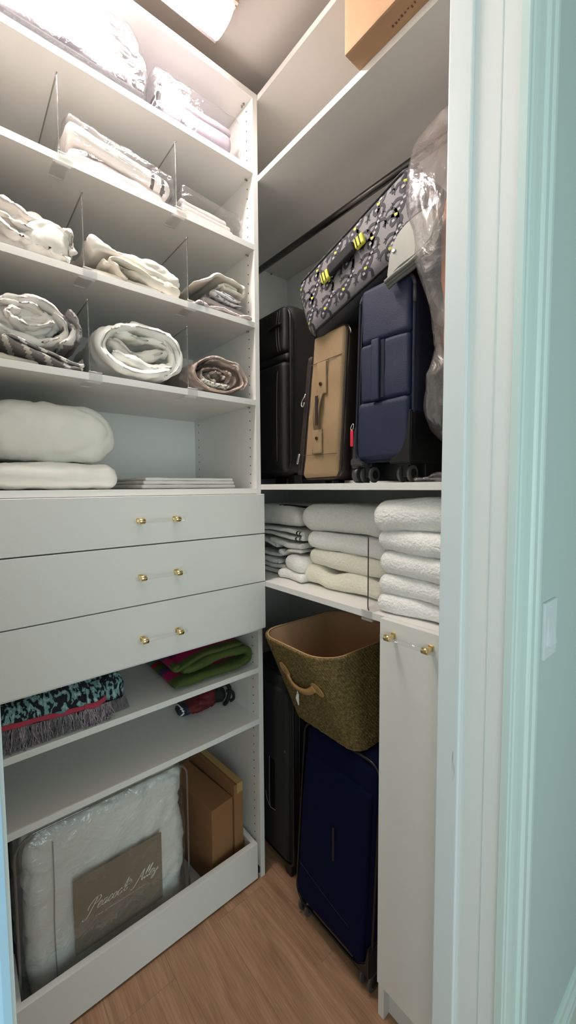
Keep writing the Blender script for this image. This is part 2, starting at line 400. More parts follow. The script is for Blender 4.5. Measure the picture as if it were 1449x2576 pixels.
def rbox_data(h, r, ne=4, ni=6):
    hx, hy, hz = h; r = min(r, hx*0.999, hy*0.999, hz*0.999)
    nis = (ni, ni, ni) if isinstance(ni, int) else ni
    A = [axis_vals(h[i], r, ne, nis[i]) for i in range(3)]
    idx = {}; V = []; F = []
    def vid(p):
        k = tuple(round(c, 7) for c in p)
        if k not in idx:
            q = Vector([max(-(h[i]-r), min(h[i]-r, p[i])) for i in range(3)]); d = Vector(p)-q
            d = d.normalized()*r if d.length > 1e-9 else Vector((0, 0, 0))
            idx[k] = len(V); V.append(q+d)
        return idx[k]
    for ax in range(3):
        b, c = (ax+1) % 3, (ax+2) % 3
        for s in (-1, 1):
            for i in range(len(A[b])-1):
                for j in range(len(A[c])-1):
                    q = []
                    for (ii, jj) in ((i, j), (i+1, j), (i+1, j+1), (i, j+1)):
                        p = [0, 0, 0]; p[ax] = s*h[ax]; p[b] = A[b][ii]; p[c] = A[c][jj]; q.append(vid(p))
                    F.append(tuple(q) if s > 0 else tuple(reversed(q)))
    return V, F
def soft(name, c, size, r, mat, parent=None, ne=4, ni=8, amp=0.0, f=10.0, seed=1, wamp=0.0, wf=14.0, fn=None, rot=None, mats=None, pick=None):
    """a soft rounded block; fn reshapes it in its own space, amp is lumpiness, wamp is creasing"""
    h = Vector(size)/2; V, F = rbox_data(h, r, ne, ni)
    c = Vector(c); out = []
    if fn: V = [Vector(fn(v, h)) for v in V]
    me = bpy.data.meshes.new(name); me.from_pydata([tuple(v) for v in V], [], F); me.update()
    for v in me.vertices:
        co = v.co.copy(); n = v.normal.copy(); d = 0.0
        if amp: d += amp*lumps(co, f, seed)
        if wamp: d += wamp*(0.55-wrinkle(co, wf, seed))
        p = co+n*d
        if rot: p = rot @ p
        out.append(p+c)
    fm = None
    if pick: fm = [pick(p.center, h) for p in me.polygons]
    bpy.data.meshes.remove(me)
    return mesh(name, out, F, mat, parent, mats=mats, fmat=fm)
def ribbon(name, path, thick, d0, d1, plane, mat, parent=None, n=10, ns=14, amp=0.0, f=12.0, seed=1, wamp=0.0, wf=16.0, lipj=0.0, mats=None, pick=None, floor=None):
    """cloth folded or rolled along a 2D path in plane 'yz' (runs back along x) or 'xz' (runs back along y); d0 is the front lip"""
    P = smoothpath([(a, b, 0) for a, b in path], n); m = len(P)
    sg = 1 if d1 > d0 else -1; L = abs(d1-d0); lip = min(thick*0.55, L*0.2)
    st = [(0, .12), (lip*.12, .5), (lip*.4, .8), (lip, 1.0)]+[(lip+(L-lip)*(k/ns)**1.7, 1.0) for k in range(1, ns+1)]
    V = []; F = []; cnt = 2*m; nl = []
    for i in range(m):
        t = P[min(m-1, i+1)]-P[max(0, i-1)]; t.normalize(); nl.append(Vector((-t.y, t.x, 0)))
    for (d, k) in st:
        for side in (1, -1):
            rng = range(m) if side == 1 else range(m-1, -1, -1)
            for i in rng:
                th = thick*0.5*k*(1+0.25*noise.noise(Vector((i*0.13, d*9, seed*3.3+side))))
                e = min(i, m-1-i)/m; th *= (0.35+0.65*min(1, e*14))
                q = P[i]+nl[i]*side*th
                j = lipj*noise.noise(Vector((i*0.11, seed*5.1, 0.3))) if lipj else 0.0
                dd = d0+sg*(d+j*(1-d/L))
                co = Vector((dd, q.x, q.y)) if plane == 'yz' else Vector((q.x, dd, q.y))
                if amp: co += noise.noise_vector(co*f+Vector((seed, seed*2, 0)))*amp
                if wamp:
                    o = wamp*(0.5-wrinkle(co, wf, seed)); nn = nl[i]*side*o
                    co += Vector((0, nn.x, nn.y)) if plane == 'yz' else Vector((nn.x, 0, nn.y))
                if floor is not None and co.z < floor: co.z = floor+0.0003
                V.append(co)
    S_ = len(st)
    for s in range(S_-1):
        for i in range(cnt):
            a, b = s*cnt+i, s*cnt+(i+1) % cnt
            F.append((a, b, b+cnt, a+cnt))
    for s in (0, S_-1):
        for i in range(m-1):
            a, b, c, d = s*cnt+i, s*cnt+i+1, s*cnt+cnt-2-i, s*cnt+cnt-1-i
            F.append((a, d, c, b) if s == 0 else (a, b, c, d))
    fm = [pick(sum((V[i] for i in q), Vector())/len(q)) for q in F] if pick else None
    return mesh(name, V, F, mat, parent, mats=mats, fmat=fm)
def prism(name, outline, d0, d1, plane, mat, parent=None, bev=0.0, smooth=False):
    """closed outline in a plane, given real thickness between d0 and d1"""
    bm = bmesh.new()
    mk = {'yz': lambda a, b, d: (d, a, b), 'xz': lambda a, b, d: (a, d, b), 'xy': lambda a, b, d: (a, b, d)}[plane]
    v0 = [bm.verts.new(mk(a, b, d0)) for a, b in outline]; v1 = [bm.verts.new(mk(a, b, d1)) for a, b in outline]
    bm.faces.new(v0); bm.faces.new(v1[::-1]); n = len(outline)
    for i in range(n): bm.faces.new((v0[i], v1[i], v1[(i+1) % n], v0[(i+1) % n]))
    bmesh.ops.recalc_face_normals(bm, faces=bm.faces)
    if bev: bmesh.ops.bevel(bm, geom=list(bm.edges), offset=bev, segments=2, affect='EDGES')
    return from_bm(name, bm, mat, parent, smooth)

# ------------------------------------------------------------------ dimensions
T = 0.019
CZ = 2.895                      # ceiling
XW0, XW1 = 0.78, 0.90           # wall that holds the door opening
YJ0, YJ1 = -0.842, -0.145       # opening between the jamb faces
DOORH = 2.44

# ------------------------------------------------------------------ the setting
floor = struct(box('floor', -0.50, 3.42, -2.72, 1.62, -0.06, -0.012, 'subfloor'))
def planks():
    y = -1.14; row = 0; rnd = random.Random(3)
    while y < 0.60:
        x = -0.50-rnd.random()*0.9; first = True
        while x < 2.3:
            L_ = 1.1+rnd.random()*0.5; a, b = max(x, -0.495), min(x+L_, 2.4)
            if b-a > 0.03:
                box('plank', a+0.0002, b-0.0002, y+0.0002, y+0.1838, -0.012, 0.0, 'oak_plank', floor, bev=0.0005)
            x += L_
        y += 0.184; row += 1
planks()
box('plank_field', 2.4, 3.42, -2.72, 1.62, -0.012, 0.0, 'oak_plank', floor)
box('plank_field', 0.90, 2.4, 0.701, 1.62, -0.012, 0.0, 'oak_plank', floor)
box('plank_field', 0.90, 2.4, -2.72, -1.1402, -0.012, 0.0, 'oak_plank', floor)
struct(box('ceiling', -0.50, 3.42, -2.72, 1.62, CZ, CZ+0.08, 'paint_ceiling'))
struct(box('wall_back', -0.58, -0.50, -0.93, 0.62, 0, CZ, 'paint_closet'))
struct(box('wall_side', -0.50, XW0, 0.53, 0.61, 0, CZ, 'paint_closet'))
struct(box('wall_left', -0.50, XW0, -0.93, -0.85, 0, CZ, 'paint_closet'))
wf = struct(boxes('wall_front', [(XW0, XW1, YJ1+0.012, 1.62, 0, CZ), (XW0, XW1, -2.72, YJ0-0.012, 0, CZ), (XW0, XW1, YJ0-0.012, YJ1+0.012, DOORH+0.012, CZ)], 'paint_room'))
struct(boxes('wall_far', [(3.34, 3.42, -2.72, 1.62, 0, 0.50), (3.34, 3.42, -2.72, 1.62, 2.30, CZ), (3.34, 3.42, -2.72, -1.95, 0.50, 2.30), (3.34, 3.42, -0.25, 1.62, 0.50, 2.30)], 'paint_room'))
struct(box('wall_right', XW1, 3.34, 1.54, 1.62, 0, CZ, 'paint_room'))
struct(boxes('wall_opening', [(XW1, 3.34, -2.72, -2.64, 0, 0.80), (XW1, 3.34, -2.72, -2.64, 2.30, CZ), (XW1, 1.40, -2.72, -2.64, 0.80, 2.30), (2.90, 3.34, -2.72, -2.64, 0.80, 2.30)], 'paint_room'))  # unseen room wall; its opening is added for the side fill light
# jamb and stop on the right of the opening
j = struct(box('trim_1', XW0, XW1, YJ1, YJ1+0.0118, 0, DOORH, 'paint_trim', bev=0.001))
box('door_stop', 0.784, 0.826, YJ1-0.010, YJ1, 0, DOORH, 'paint_scuffed', j, bev=0.0022)
box('jamb_seam', 0.8700, 0.8716, YJ1-0.0007, YJ1, 0, DOORH, 'paint_jamb_cool', j)
# profiled casing on the room side: a stepped moulding, swept upright
def casing(name, y0, sgn, top=DOORH, mat='paint_casing'):
    prof = [(0.900, 0), (0.912, 0), (0.9135, 0.004), (0.9135, 0.010), (0.9105, 0.013), (0.9105, 0.018), (0.9125, 0.022), (0.9145, 0.034), (0.9155, 0.050), (0.9155, 0.058),
            (0.9185, 0.061), (0.9205, 0.064), (0.9205, 0.078), (0.9175, 0.081), (0.9205, 0.085), (0.9225, 0.089), (0.9225, 0.098), (0.9195, 0.102), (0.900, 0.102)]
    bm = bmesh.new()
    a = [bm.verts.new((x, y0+sgn*y, 0)) for x, y in prof]; b = [bm.verts.new((x, y0+sgn*y, top)) for x, y in prof]
    n = len(prof)
    for i in range(n): bm.faces.new((a[i], a[(i+1) % n], b[(i+1) % n], b[i]))
    bm.faces.new(a); bm.faces.new(b[::-1]); bmesh.ops.recalc_face_normals(bm, faces=bm.faces)
    return struct(from_bm(name, bm, mat))
casing('trim_2', YJ1-0.003, 1)
casing('trim_3', YJ0-0.0028, -1, mat='trim_blue')
struct(box('trim_4', XW0, XW1, YJ0-0.0118, YJ0, 0, DOORH, 'paint_trim', bev=0.001))
struct(box('trim_5', XW0, XW1, YJ0, YJ1, DOORH, DOORH+0.0118, 'paint_trim'))
def baseboard():
    prof = [(0.900, 0), (0.916, 0), (0.916, 0.135), (0.913, 0.142), (0.9145, 0.150), (0.9145, 0.158), (0.909, 0.168), (0.9075, 0.180), (0.904, 0.186), (0.900, 0.187)]
    bm = bmesh.new(); y0, y1 = YJ1+0.100, 1.54
    a = [bm.verts.new((x, y0, z)) for x, z in prof]; b = [bm.verts.new((x, y1, z)) for x, z in prof]; n = len(prof)
    for i in range(n): bm.faces.new((a[i], a[(i+1) % n], b[(i+1) % n], b[i]))
    bm.faces.new(a); bm.faces.new(b[::-1]); bmesh.ops.recalc_face_normals(bm, faces=bm.faces)
    return struct(from_bm('baseboard_right', bm, 'paint_casing'))
baseboard()
# light switch on the room wall
sw = thing('light_switch', 'white rocker light switch on the teal-lit wall beside the door casing', 'light switch', (0.90, 0.07, 1.14))
box('plate', 0.900, 0.906, 0.030, 0.100, 1.141, 1.257, 'plate_white', sw, bev=0.002)
prism('rocker', [(0.9055, 1.166), (0.9125, 1.168), (0.9075, 1.200), (0.9058, 1.232), (0.9055, 1.232)], 0.0485, 0.0815, 'xz', 'plate_white', sw)
for z in (1.154, 1.244): cyl('screw', (0.9059, 0.065, z), (0.9066, 0.065, z), 0.003, 'plate_white', sw, 10)

# ceiling lamp: long flush fixture with a glowing rounded diffuser and nickel frame
lp = thing('ceiling_lamp', 'glowing linear flush ceiling lamp with nickel frame', 'lamp', (0.115, -0.52, CZ-0.002))
def lamp():
    y0, y1 = -0.80, -0.200; cx, hw = 0.115, 0.055
    box('base', cx-hw-0.010, cx+hw+0.010, y0-0.01, y1+0.012, 2.876, CZ-0.0002, 'paint_trim', lp, bev=0.002)
    boxes('frame', [(cx+hw, cx+hw+0.012, y0-0.01, y1+0.012, 2.824, 2.876), (cx-hw-0.012, cx-hw, y0-0.01, y1+0.012, 2.824, 2.876),
                    (cx-hw, cx+hw, y1+0.003, y1+0.012, 2.824, 2.876), (cx-hw, cx+hw, y0-0.01, y0-0.001, 2.824, 2.876)], 'nickel', lp, bev=0.002)
    V = []; F = []; N = 18
    for y in (y0, y1):
        for k in range(N+1):
            a = PI*k/N; s, c_ = math.sin(a), math.cos(a)
            V.append(Vector((cx+(hw-0.001)*abs(c_)**0.75*(1 if c_ > 0 else -1), y, 2.838-0.036*s**0.75)))
    for k in range(N): F.append((k, k+1, N+2+k, N+1+k))
    F.append(tuple(range(N+1))); F.append(tuple(range(2*N+1, N, -1))); F.append((0, N+1, 2*N+1, N))
    mesh('diffuser', V, F, 'lamp_glow', lp)
    V2 = []; F2 = []
    for y in (y1+0.0005, y1+0.0028):
        for k in range(N+1):
            a = PI*k/N; s, c_ = math.sin(a), math.cos(a)
            V2.append(Vector((cx+(hw+0.003)*abs(c_)**0.75*(1 if c_ > 0 else -1), y, 2.840-0.040*s**0.75)))
    for k in range(N): F2.append((k, k+1, N+2+k, N+1+k))
    F2.append(tuple(range(N+1))); F2.append(tuple(range(2*N+1, N, -1)))
    mesh('end_cap', V2, F2, 'acrylic_edge', lp, smooth=False)
lamp()

# ------------------------------------------------------------------ tall linen cabinet with drawers
YL = -0.830
DB = -0.468
lc = thing('linen_cabinet', 'tall white linen cabinet with open shelves and three flat drawers', 'cabinet', (-0.24, -0.415, 0))
box('side_panel', DB-0.012, 0, -T, 0, 0, 2.825, 'melamine', lc, bev=0.0008)
box('side_panel', DB-0.012, 0, YL, YL+T, 0, 2.825, 'melamine', lc, bev=0.0008)
box('top_panel', DB, 0, YL+T, -T, 2.806, 2.825, 'melamine', lc, bev=0.0008)
box('back_panel', DB-0.012, DB, YL+T, -T, 0.03, 2.806, 'melamine', lc)
SH = {'a': 2.5613, 'b': 2.3094, 'c': 2.0471, 'd': 1.7796, 'e': 1.4670, 'f': 0.9650, 'g': 0.8064, 'h': 0.6097}
for k, z in SH.items():
    box('shelf', DB, 0, YL+T, -T, z, z+T, 'melamine', lc, bev=0.0008)
def holes(name, x, y, zs, n, parent):
    V = []; F = []
    for z in zs:
        o = len(V)
        for d in (0.0, n):
            for k in range(8):
                a = 2*PI*k/8; V.append((x+0.0024*math.cos(a), y+d, z+0.0024*math.sin(a)))
        F += [tuple(o+i for i in range(8)), tuple(o+8+i for i in range(8))]
        F += [(o+i, o+(i+1) % 8, o+8+(i+1) % 8, o+8+i) for i in range(8)]
    ob = mesh(name, V, F, 'hole_dark', parent, smooth=False); ob['kind'] = 'stuff'
    return ob
zs = [2.7851-0.032*i for i in range(0, 84)]
def clearz(z): return all(not (s-0.004 < z < s+T+0.004) for s in SH.values()) and not (0.97 < z < 1.49) and z > 0.10
zs = [z for z in zs if clearz(z)]
for x in (-0.037, -0.431): holes('shelf_pin_holes', x, -T-0.0006, zs, 0.0012, lc)
for k in 'abcd':
    z = SH[k]
    cyl('shelf_pin', (-0.037, -T-0.009, z-0.003), (-0.037, -T+0.001, z-0.003), 0.0026, 'pin_metal', lc, 8)
for y in (-0.030, -0.036): cyl('cam_bolt', (-0.037+(y+0.03)*2, -T-0.010, 2.802), (-0.037+(y+0.03)*2, -T-0.010, 2.8065), 0.0035, 'pin_metal', lc, 10)
def pull(parent, c, along, out, span=0.108, over=0.022):
    """clear rod held by two gold collars on square feet"""
    c, a, o = Vector(c), Vector(along), Vector(out); up_ = Vector((0, 0, 1)); rodc = c+o*0.026
    cyl('pull_rod', rodc-a*(span/2+over), rodc+a*(span/2+over), 0.0058, 'acrylic', parent, 18, bev=0.0008)
    for s in (-1, 1):
        p = c+a*s*span/2
        V = []; F = []
        bm = bmesh.new()
        def bx(p0, da, do, dz):
            vs = []
            for i in (-1, 1):
                for jj in (0, 1):
                    for k in (-1, 1): vs.append(bm.verts.new(p0+a*i*da+o*jj*do+up_*k*dz))
            for f_ in ((0, 1, 3, 2), (4, 6, 7, 5), (0, 4, 5, 1), (2, 3, 7, 6), (0, 2, 6, 4), (1, 5, 7, 3)): bm.faces.new([vs[i] for i in f_])
        bx(p+o*0.0002, 0.0065, 0.004, 0.0075); bx(p+o*0.004, 0.0045, 0.018, 0.0045)
        bmesh.ops.recalc_face_normals(bm, faces=bm.faces)
        bmesh.ops.bevel(bm, geom=list(bm.edges), offset=0.0008, segments=1, affect='EDGES')
        from_bm('pull_post', bm, 'gold', parent)
        q = rodc+a*s*span/2
        cyl('pull_collar', q-a*0.0085, q+a*0.0085, 0.0082, 'gold', parent, 20, bev=0.001)
DR = [(1.3255, 1.4660, 1.396), (1.1510, 1.3222, 1.233), (0.9772, 1.1478, 1.050)]
for (z0, z1, zc) in DR:
    bm = bmesh.new(); addbox(bm, 0.0015, 0.0205, YL, 0.0, z0, z1)
    bmesh.ops.recalc_face_normals(bm, faces=bm.faces); bmesh.ops.bevel(bm, geom=list(bm.edges), offset=0.0008, segments=1, affect='EDGES')
    d = from_bm('drawer', bm, 'melamine', lc)
    boxes('drawer_box', [(-0.42, 0.0015, YL+0.035, YL+0.047, z0+0.02, z1-0.03), (-0.42, 0.0015, -0.047, -0.035, z0+0.02, z1-0.03),
                         (-0.42, 0.0015, YL+0.047, -0.047, z0+0.02, z0+0.032), (-0.42, -0.408, YL+0.047, -0.047, z0+0.032, z1-0.03)], 'melamine', d)
    pull(d, (0.0205, -0.396, zc), (0, 1, 0), (1, 0, 0))
# pull-out tray at the bottom
tr = box('tray_front', -0.020, 0.0, -0.797, -0.033, 0.008, 0.147, 'melamine', lc, bev=0.001)
boxes('tray_sides', [(-0.44, -0.020, -0.797, -0.779, 0.012, 0.147), (-0.44, -0.020, -0.051, -0.033, 0.012, 0.147), (-0.44, -0.424, -0.779, -0.051, 0.012, 0.147)], 'melamine', lc, bev=0.0008)
box('tray_floor', -0.424, -0.020, -0.779, -0.051, 0.012, 0.026, 'melamine', lc)
box('slide_rail', -0.40, -0.006, -0.0328, -T-0.0002, 0.018, 0.040, 'black_plastic', lc)
box('slide_rail', -0.40, -0.006, YL+T+0.0002, -0.7972, 0.018, 0.040, 'black_plastic', lc)

# ------------------------------------------------------------------ side cabinet
sc = thing('side_cabinet', 'deep white side cabinet with open bays and tilt-out hamper door', 'cabinet', (0.16, 0.25, 0))
XA, XB, YB = -0.449, 0.762, 0.506
Z1, Z2, Z3 = 2.5446, 1.4810, 1.1300
box('side_panel', XA-T, XA, 0.002, YB, 0, 2.825, 'melamine', sc)
box('side_panel', XB, XB+0.016, 0.0, YB, 0, 2.825, 'melamine', sc)
box('back_panel', XA-T, XB+0.016, YB, YB+0.016, 0, 2.825, 'melamine', sc)
box('top_panel', XA, XB, 0.0008, YB, 2.806, 2.825, 'melamine', sc, bev=0.0008)
for z in (Z1, Z2, Z3): box('shelf', XA, XB, 0.0008, YB, z, z+T, 'melamine', sc, bev=0.0008)
tube('hanging_rod', [(XA+0.002, 0.25, 2.466), (XB-0.002, 0.25, 2.466)], 0.0125, 'rod_metal', sc, 16)
box('rod_cleat', XA, XA+0.012, 0.235, 0.265, 2.44, Z1-0.001, 'rod_metal', sc)
box('rod_cleat', XB-0.012, XB, 0.235, 0.265, 2.44, Z1-0.001, 'rod_metal', sc)
cyl('shelf_pin', (XA, 0.40, Z1-0.004), (XA+0.010, 0.40, Z1-0.004), 0.003, 'pin_metal', sc, 8)
box('divider_panel', 0.534, 0.553, 0.001, YB, 0.0, Z3-0.0005, 'melamine', sc)
box('toe_kick', 0.553, XB, 0.026, 0.040, 0.0, 0.098, 'melamine', sc)
hd = box('hamper_door', 0.5450, XB+0.012, -0.0195, -0.0006, 0.126, 1.1490, 'melamine', sc, bev=0.001)
pull(hd, (0.6395, -0.0195, 1.1145), (1, 0, 0), (0, -1, 0), span=0.104)

# ------------------------------------------------------------------ clear shelf dividers
def divider(label, y, z, ax='x', back=0.30):
    """z is the top face of the shelf; the clip hugs the shelf's front edge"""
    h = 0.187
    if ax == 'x':
        d = thing('shelf_divider', label, 'shelf divider', (0.0, y, z), 'clear shelf dividers')
        box('divider_sheet', -back, -0.002, y-0.0014, y+0.0014, z+0.0015, z+h, 'acrylic', d, bev=0.0004)
        tube('sheet_edge', smoothpath([(-0.0012, y, z+0.003), (-0.0012, y, z+h-0.012), (-0.006, y, z+h-0.001), (-0.02, y, z+h), (-back, y, z+h)], 5), 0.0017, 'acrylic_edge', d, 6)
        y0, y1 = y-0.004, y+0.030
        boxes('clip', [(-0.055, 0.004, y0, y1, z+0.0003, z+0.0033), (0.0008, 0.0038, y0, y1, z-T-0.0035, z+0.0003), (-0.055, 0.0038, y0-0.012, y1-0.012, z-T-0.0085, z-T-0.0050), (0.0008, 0.0038, y0-0.006, y1-0.006, z-T-0.0085, z-T-0.0035)], 'acrylic_clip', d, bev=0.0006)
        tube('clip_edge', [(0.0035, y0, z+0.003), (0.0035, y1, z+0.003)], 0.0012, 'clip_highlight', d, 6)
        tube('clip_lip', [(-0.055, y0-0.012, z-T-0.0066), (-0.055, y1-0.012, z-T-0.0066)], 0.0016, 'clip_highlight', d, 6)
    else:
        x = y
        d = thing('shelf_divider', label, 'shelf divider', (x, 0.0, z), 'clear shelf dividers')
        box('divider_sheet', x-0.0014, x+0.0014, 0.003, back, z+0.0015, z+0.205, 'acrylic', d, bev=0.0004)
        tube('sheet_edge', smoothpath([(x+0.006, -0.002, z+0.003), (x+0.0005, 0.001, z+0.016), (x, 0.002, z+0.05), (x, 0.002, z+0.12), (x, 0.002, z+0.205)], 5), 0.0017, 'divider_edge_brown', d, 6)
        boxes('clip', [(x-0.018, x+0.018, -0.0045, 0.05, z+0.0003, z+0.0033), (x-0.018, x+0.018, -0.0045, -0.0012, z-T-0.0065, z+0.0003), (x-0.018, x+0.018, -0.0045, 0.05, z-T-0.0065, z-T-0.003)], 'acrylic_clip', d, bev=0.0006)
        tube('clip_edge', [(x-0.018, -0.004, z+0.003), (x+0.018, -0.004, z+0.003)], 0.0013, 'clip_highlight', d, 6)
    return d
divider('clear acrylic shelf divider left of the bagged linens with grey stripes', -0.613, SH['b']+T)
divider('clear acrylic shelf divider between striped bagged linens and flat bagged pillowcases', -0.302, SH['b']+T)
divider('clear acrylic shelf divider right of the rumpled white sheet bundle', -0.565, SH['c']+T)
divider('clear acrylic shelf divider between folded cream sheet and short linen stack', -0.271, SH['c']+T)
divider('clear acrylic shelf divider right of the white bundle with grey trim', -0.560, SH['d']+T)
divider('clear acrylic shelf divider between white rolled sheet and beige rolled sheet', -0.276, SH['d']+T)
divider('clear acrylic shelf divider between the two stacks of thick white towels', 0.488, Z3+T, 'y', 0.30)

# ------------------------------------------------------------------ linens in the tall cabinet
def spiral(cy, cz, ry, rz, turns, inner, a0=0.0, sgn=1, n=14):
    out = []
    for k in range(int(turns*n)+1):
        t = k/(turns*n); s = 1-(1-inner)*t; a = a0+sgn*2*PI*turns*t
        out.append((cy+ry*s*math.cos(a), cz+rz*s*math.sin(a)))
    return out
za, zb, zc_, zd, ze, zg, zh = (SH[k]+T+0.0006 for k in 'abcdegh')

# top shelf: large bagged bedding with a dark base seam
t = thing('bagged_bedding', 'large clear plastic bag of white bedding with dark base trim on top shelf', 'bedding bag', (-0.21, -0.59, za))
soft('quilt', (-0.215, -0.600, za+0.082), (0.36, 0.400, 0.090), 0.04, 'bedding_lilac', t, ni=18, amp=0.006, f=9, wamp=0.012, wf=14, seed=3)
soft('folded_sheet', (-0.215, -0.625, za+0.156), (0.34, 0.345, 0.072), 0.034, 'bedding_lilac', t, ni=18, amp=0.006, f=9, wamp=0.012, wf=16, seed=8)
box('base_trim', -0.40, -0.026, -0.803, -0.384, za, za+0.034, 'trim_dark', t, bev=0.006)
def bedbag(v, h):
    x, y, z = v
    if z > 0.02: y = -h.y+(y+h.y)*(0.985-0.9*max(0, z-0.02))
    return (x, y, z)
soft('plastic_bag', (-0.212, -0.586, za+0.105), (0.386, 0.434, 0.200), 0.03, 'bag_film', t, ne=4, ni=18, amp=0.004, f=16, wamp=0.006, wf=22, seed=5, fn=bedbag)

t = thing('bagged_sheets', 'clear plastic bag of lilac-white folded sheets beside the large bedding bag', 'bedding bag', (-0.2, -0.21, za))
soft('bottom_sheet', (-0.195, -0.205, za+0.018), (0.31, 0.265, 0.030), 0.013, 'lilac_grey', t, ni=8, amp=0.002, f=14, seed=2)
soft('printed_sheet', (-0.200, -0.208, za+0.064), (0.31, 0.262, 0.054), 0.02, 'lilac_grey', t, ni=12, amp=0.003, f=14, seed=12, mats=['lilac_grey', 'cotton_printed'], pick=lambda c, h: 1 if (-0.05 < c.y < 0.0 and c.x > 0.06) else 0)
soft('top_sheet', (-0.205, -0.200, za+0.109), (0.30, 0.255, 0.030), 0.013, 'bedding_lilac', t, ni=10, amp=0.003, f=14, seed=22, wamp=0.003, wf=20)
prism('dark_strip', [(-0.352, za+0.004), (-0.346, za+0.004), (-0.322, za+0.108), (-0.330, za+0.108)], -0.33, -0.035, 'yz', 'trim_dark', t)  # dark slanted strip at the left end of the sheets
soft('plastic_bag', (-0.192, -0.208, za+0.070), (0.345, 0.300, 0.136), 0.016, 'bag_film', t, ne=3, ni=16, amp=0.003, f=18, wamp=0.006, wf=26, seed=15)

# second row
t = thing('bagged_linen_roll', 'clear plastic bag of rolled white linens with dark grey end stripes', 'bedding bag', (-0.2, -0.44, zb))
soft('lower_fold', (-0.175, -0.458, zb+0.030), (0.28, 0.270, 0.054), 0.024, 'cotton_pink', t, ni=14, amp=0.005, f=16, wamp=0.010, wf=20, seed=4)
def tilt_roll(v, h): return (v.x, v.y, v.z-0.13*(v.y))
soft('roll', (-0.165, -0.450, zb+0.077), (0.28, 0.284, 0.050), 0.024, 'cotton_white', t, ni=24, amp=0.003, f=16, wamp=0.003, wf=16, seed=9, fn=tilt_roll,
     mats=['cotton_white', 'stripe_dark'], pick=lambda c, h: 1 if (h.y-0.066 < c.y < h.y-0.050 or h.y-0.038 < c.y < h.y-0.022) else 0)
def bagc(v, h): return (v.x, v.y, v.z-(0.10*v.y if v.z > 0 else 0))
soft('plastic_bag', (-0.170, -0.448, zb+0.058), (0.31, 0.298, 0.106), 0.018, 'bag_film', t, ne=3, ni=20, amp=0.004, f=18, wamp=0.007, wf=28, seed=25, fn=bagc)

t = thing('bagged_pillowcases', 'flat clear bag of stacked cream pillowcases by the cabinet side', 'bedding bag', (-0.2, -0.16, zb))
for k, (z, tk, yo, m_) in enumerate([(0.010, 0.016, 0.0, 'cotton_printed'), (0.027, 0.013, 0.004, 'cotton_cream'), (0.043, 0.015, -0.002, 'cotton_cream'), (0.060, 0.015, -0.004, 'cotton_pink'), (0.078, 0.018, -0.012, 'cotton_white')]):
    soft('pillowcase', (-0.20, -0.158+yo, zb+z), (0.29-0.012*k, 0.205-0.008*k, tk), tk*0.48, m_, t, ni=10, amp=0.002, f=20, wamp=0.003 if k == 4 else 0.0, wf=30, seed=30+k,
         fn=lambda v, h: (v.x, v.y, v.z-0.03*v.y))
soft('plastic_bag', (-0.20, -0.155, zb+0.051), (0.325, 0.228, 0.098), 0.012, 'bag_film', t, ne=3, ni=14, amp=0.003, f=18, wamp=0.005, wf=30, seed=35, fn=lambda v, h: (v.x, v.y, v.z-(0.05*v.y if v.z > 0 else 0)))

# third row
t = thing('sheet_bundle', 'rumpled bundle of white sheets left of the divider, above the grey-trimmed bundle', 'bed sheet', (-0.2, -0.69, zc_))
def bund(v, h):
    k = 1-0.22*max(0, v.y/h.y)**2 if v.z > 0 else 1
    return (v.x+0.02*math.sin(v.y*30), v.y, v.z*k)
soft('core', (-0.190, -0.690, zc_+0.060), (0.32, 0.222, 0.118), 0.05, 'cotton_white', t, ne=7, ni=30, amp=0.010, f=12, wamp=0.030, wf=14, seed=41, fn=bund)
ribbon('fold', [(-0.80, zc_+0.095), (-0.74, zc_+0.106), (-0.66, zc_+0.094), (-0.612, zc_+0.090), (-0.592, zc_+0.068), (-0.588, zc_+0.040)], 0.022, -0.026, -0.25, 'yz', 'cotton_white', t, ns=18, amp=0.010, f=18, wamp=0.018, wf=20, seed=43, lipj=0.02)
ribbon('fold', [(-0.80, zc_+0.050), (-0.76, zc_+0.058), (-0.70, zc_+0.036), (-0.64, zc_+0.028), (-0.594, zc_+0.016)], 0.022, -0.022, -0.22, 'yz', 'cotton_white', t, ns=18, amp=0.010, f=18, wamp=0.018, wf=20, seed=47, lipj=0.02, floor=zc_)
ribbon('fold', [(-0.805, zc_+0.078), (-0.77, zc_+0.066), (-0.735, zc_+0.074), (-0.70, zc_+0.062), (-0.64, zc_+0.056)], 0.018, -0.020, -0.2, 'yz', 'cotton_white', t, ns=18, amp=0.010, f=22, wamp=0.016, wf=24, seed=49, lipj=0.02)

t = thing('folded_sheet', 'folded cream bed sheet with a grey striped hem, between two dividers', 'bed sheet', (-0.2, -0.415, zc_))
def slope_l(k): return lambda v, h: (v.x, v.y, v.z-k*v.y+0.010*math.sin(v.y*26)*(v.z/h.z))
soft('upper_fold', (-0.175, -0.414, zc_+0.070), (0.31, 0.268, 0.046), 0.021, 'cotton_blush', t, ne=6, ni=(14, 34, 3), amp=0.004, f=14, wamp=0.012, wf=14, seed=51, fn=slope_l(0.13))
soft('middle_fold', (-0.180, -0.400, zc_+0.038), (0.31, 0.232, 0.024), 0.0115, 'cotton_cream', t, ne=5, ni=(12, 30, 3), amp=0.004, f=16, wamp=0.008, wf=18, seed=53, fn=slope_l(0.07))
soft('lower_fold', (-0.185, -0.412, zc_+0.0125), (0.30, 0.256, 0.024), 0.0115, 'cotton_cream', t, ne=5, ni=(12, 36, 3), amp=0.002, f=16, wamp=0.004, wf=18, seed=55, mats=['cotton_cream', 'cotton_grey'], pick=lambda c, h: 1 if 0.062 < c.y < 0.084 else 0)
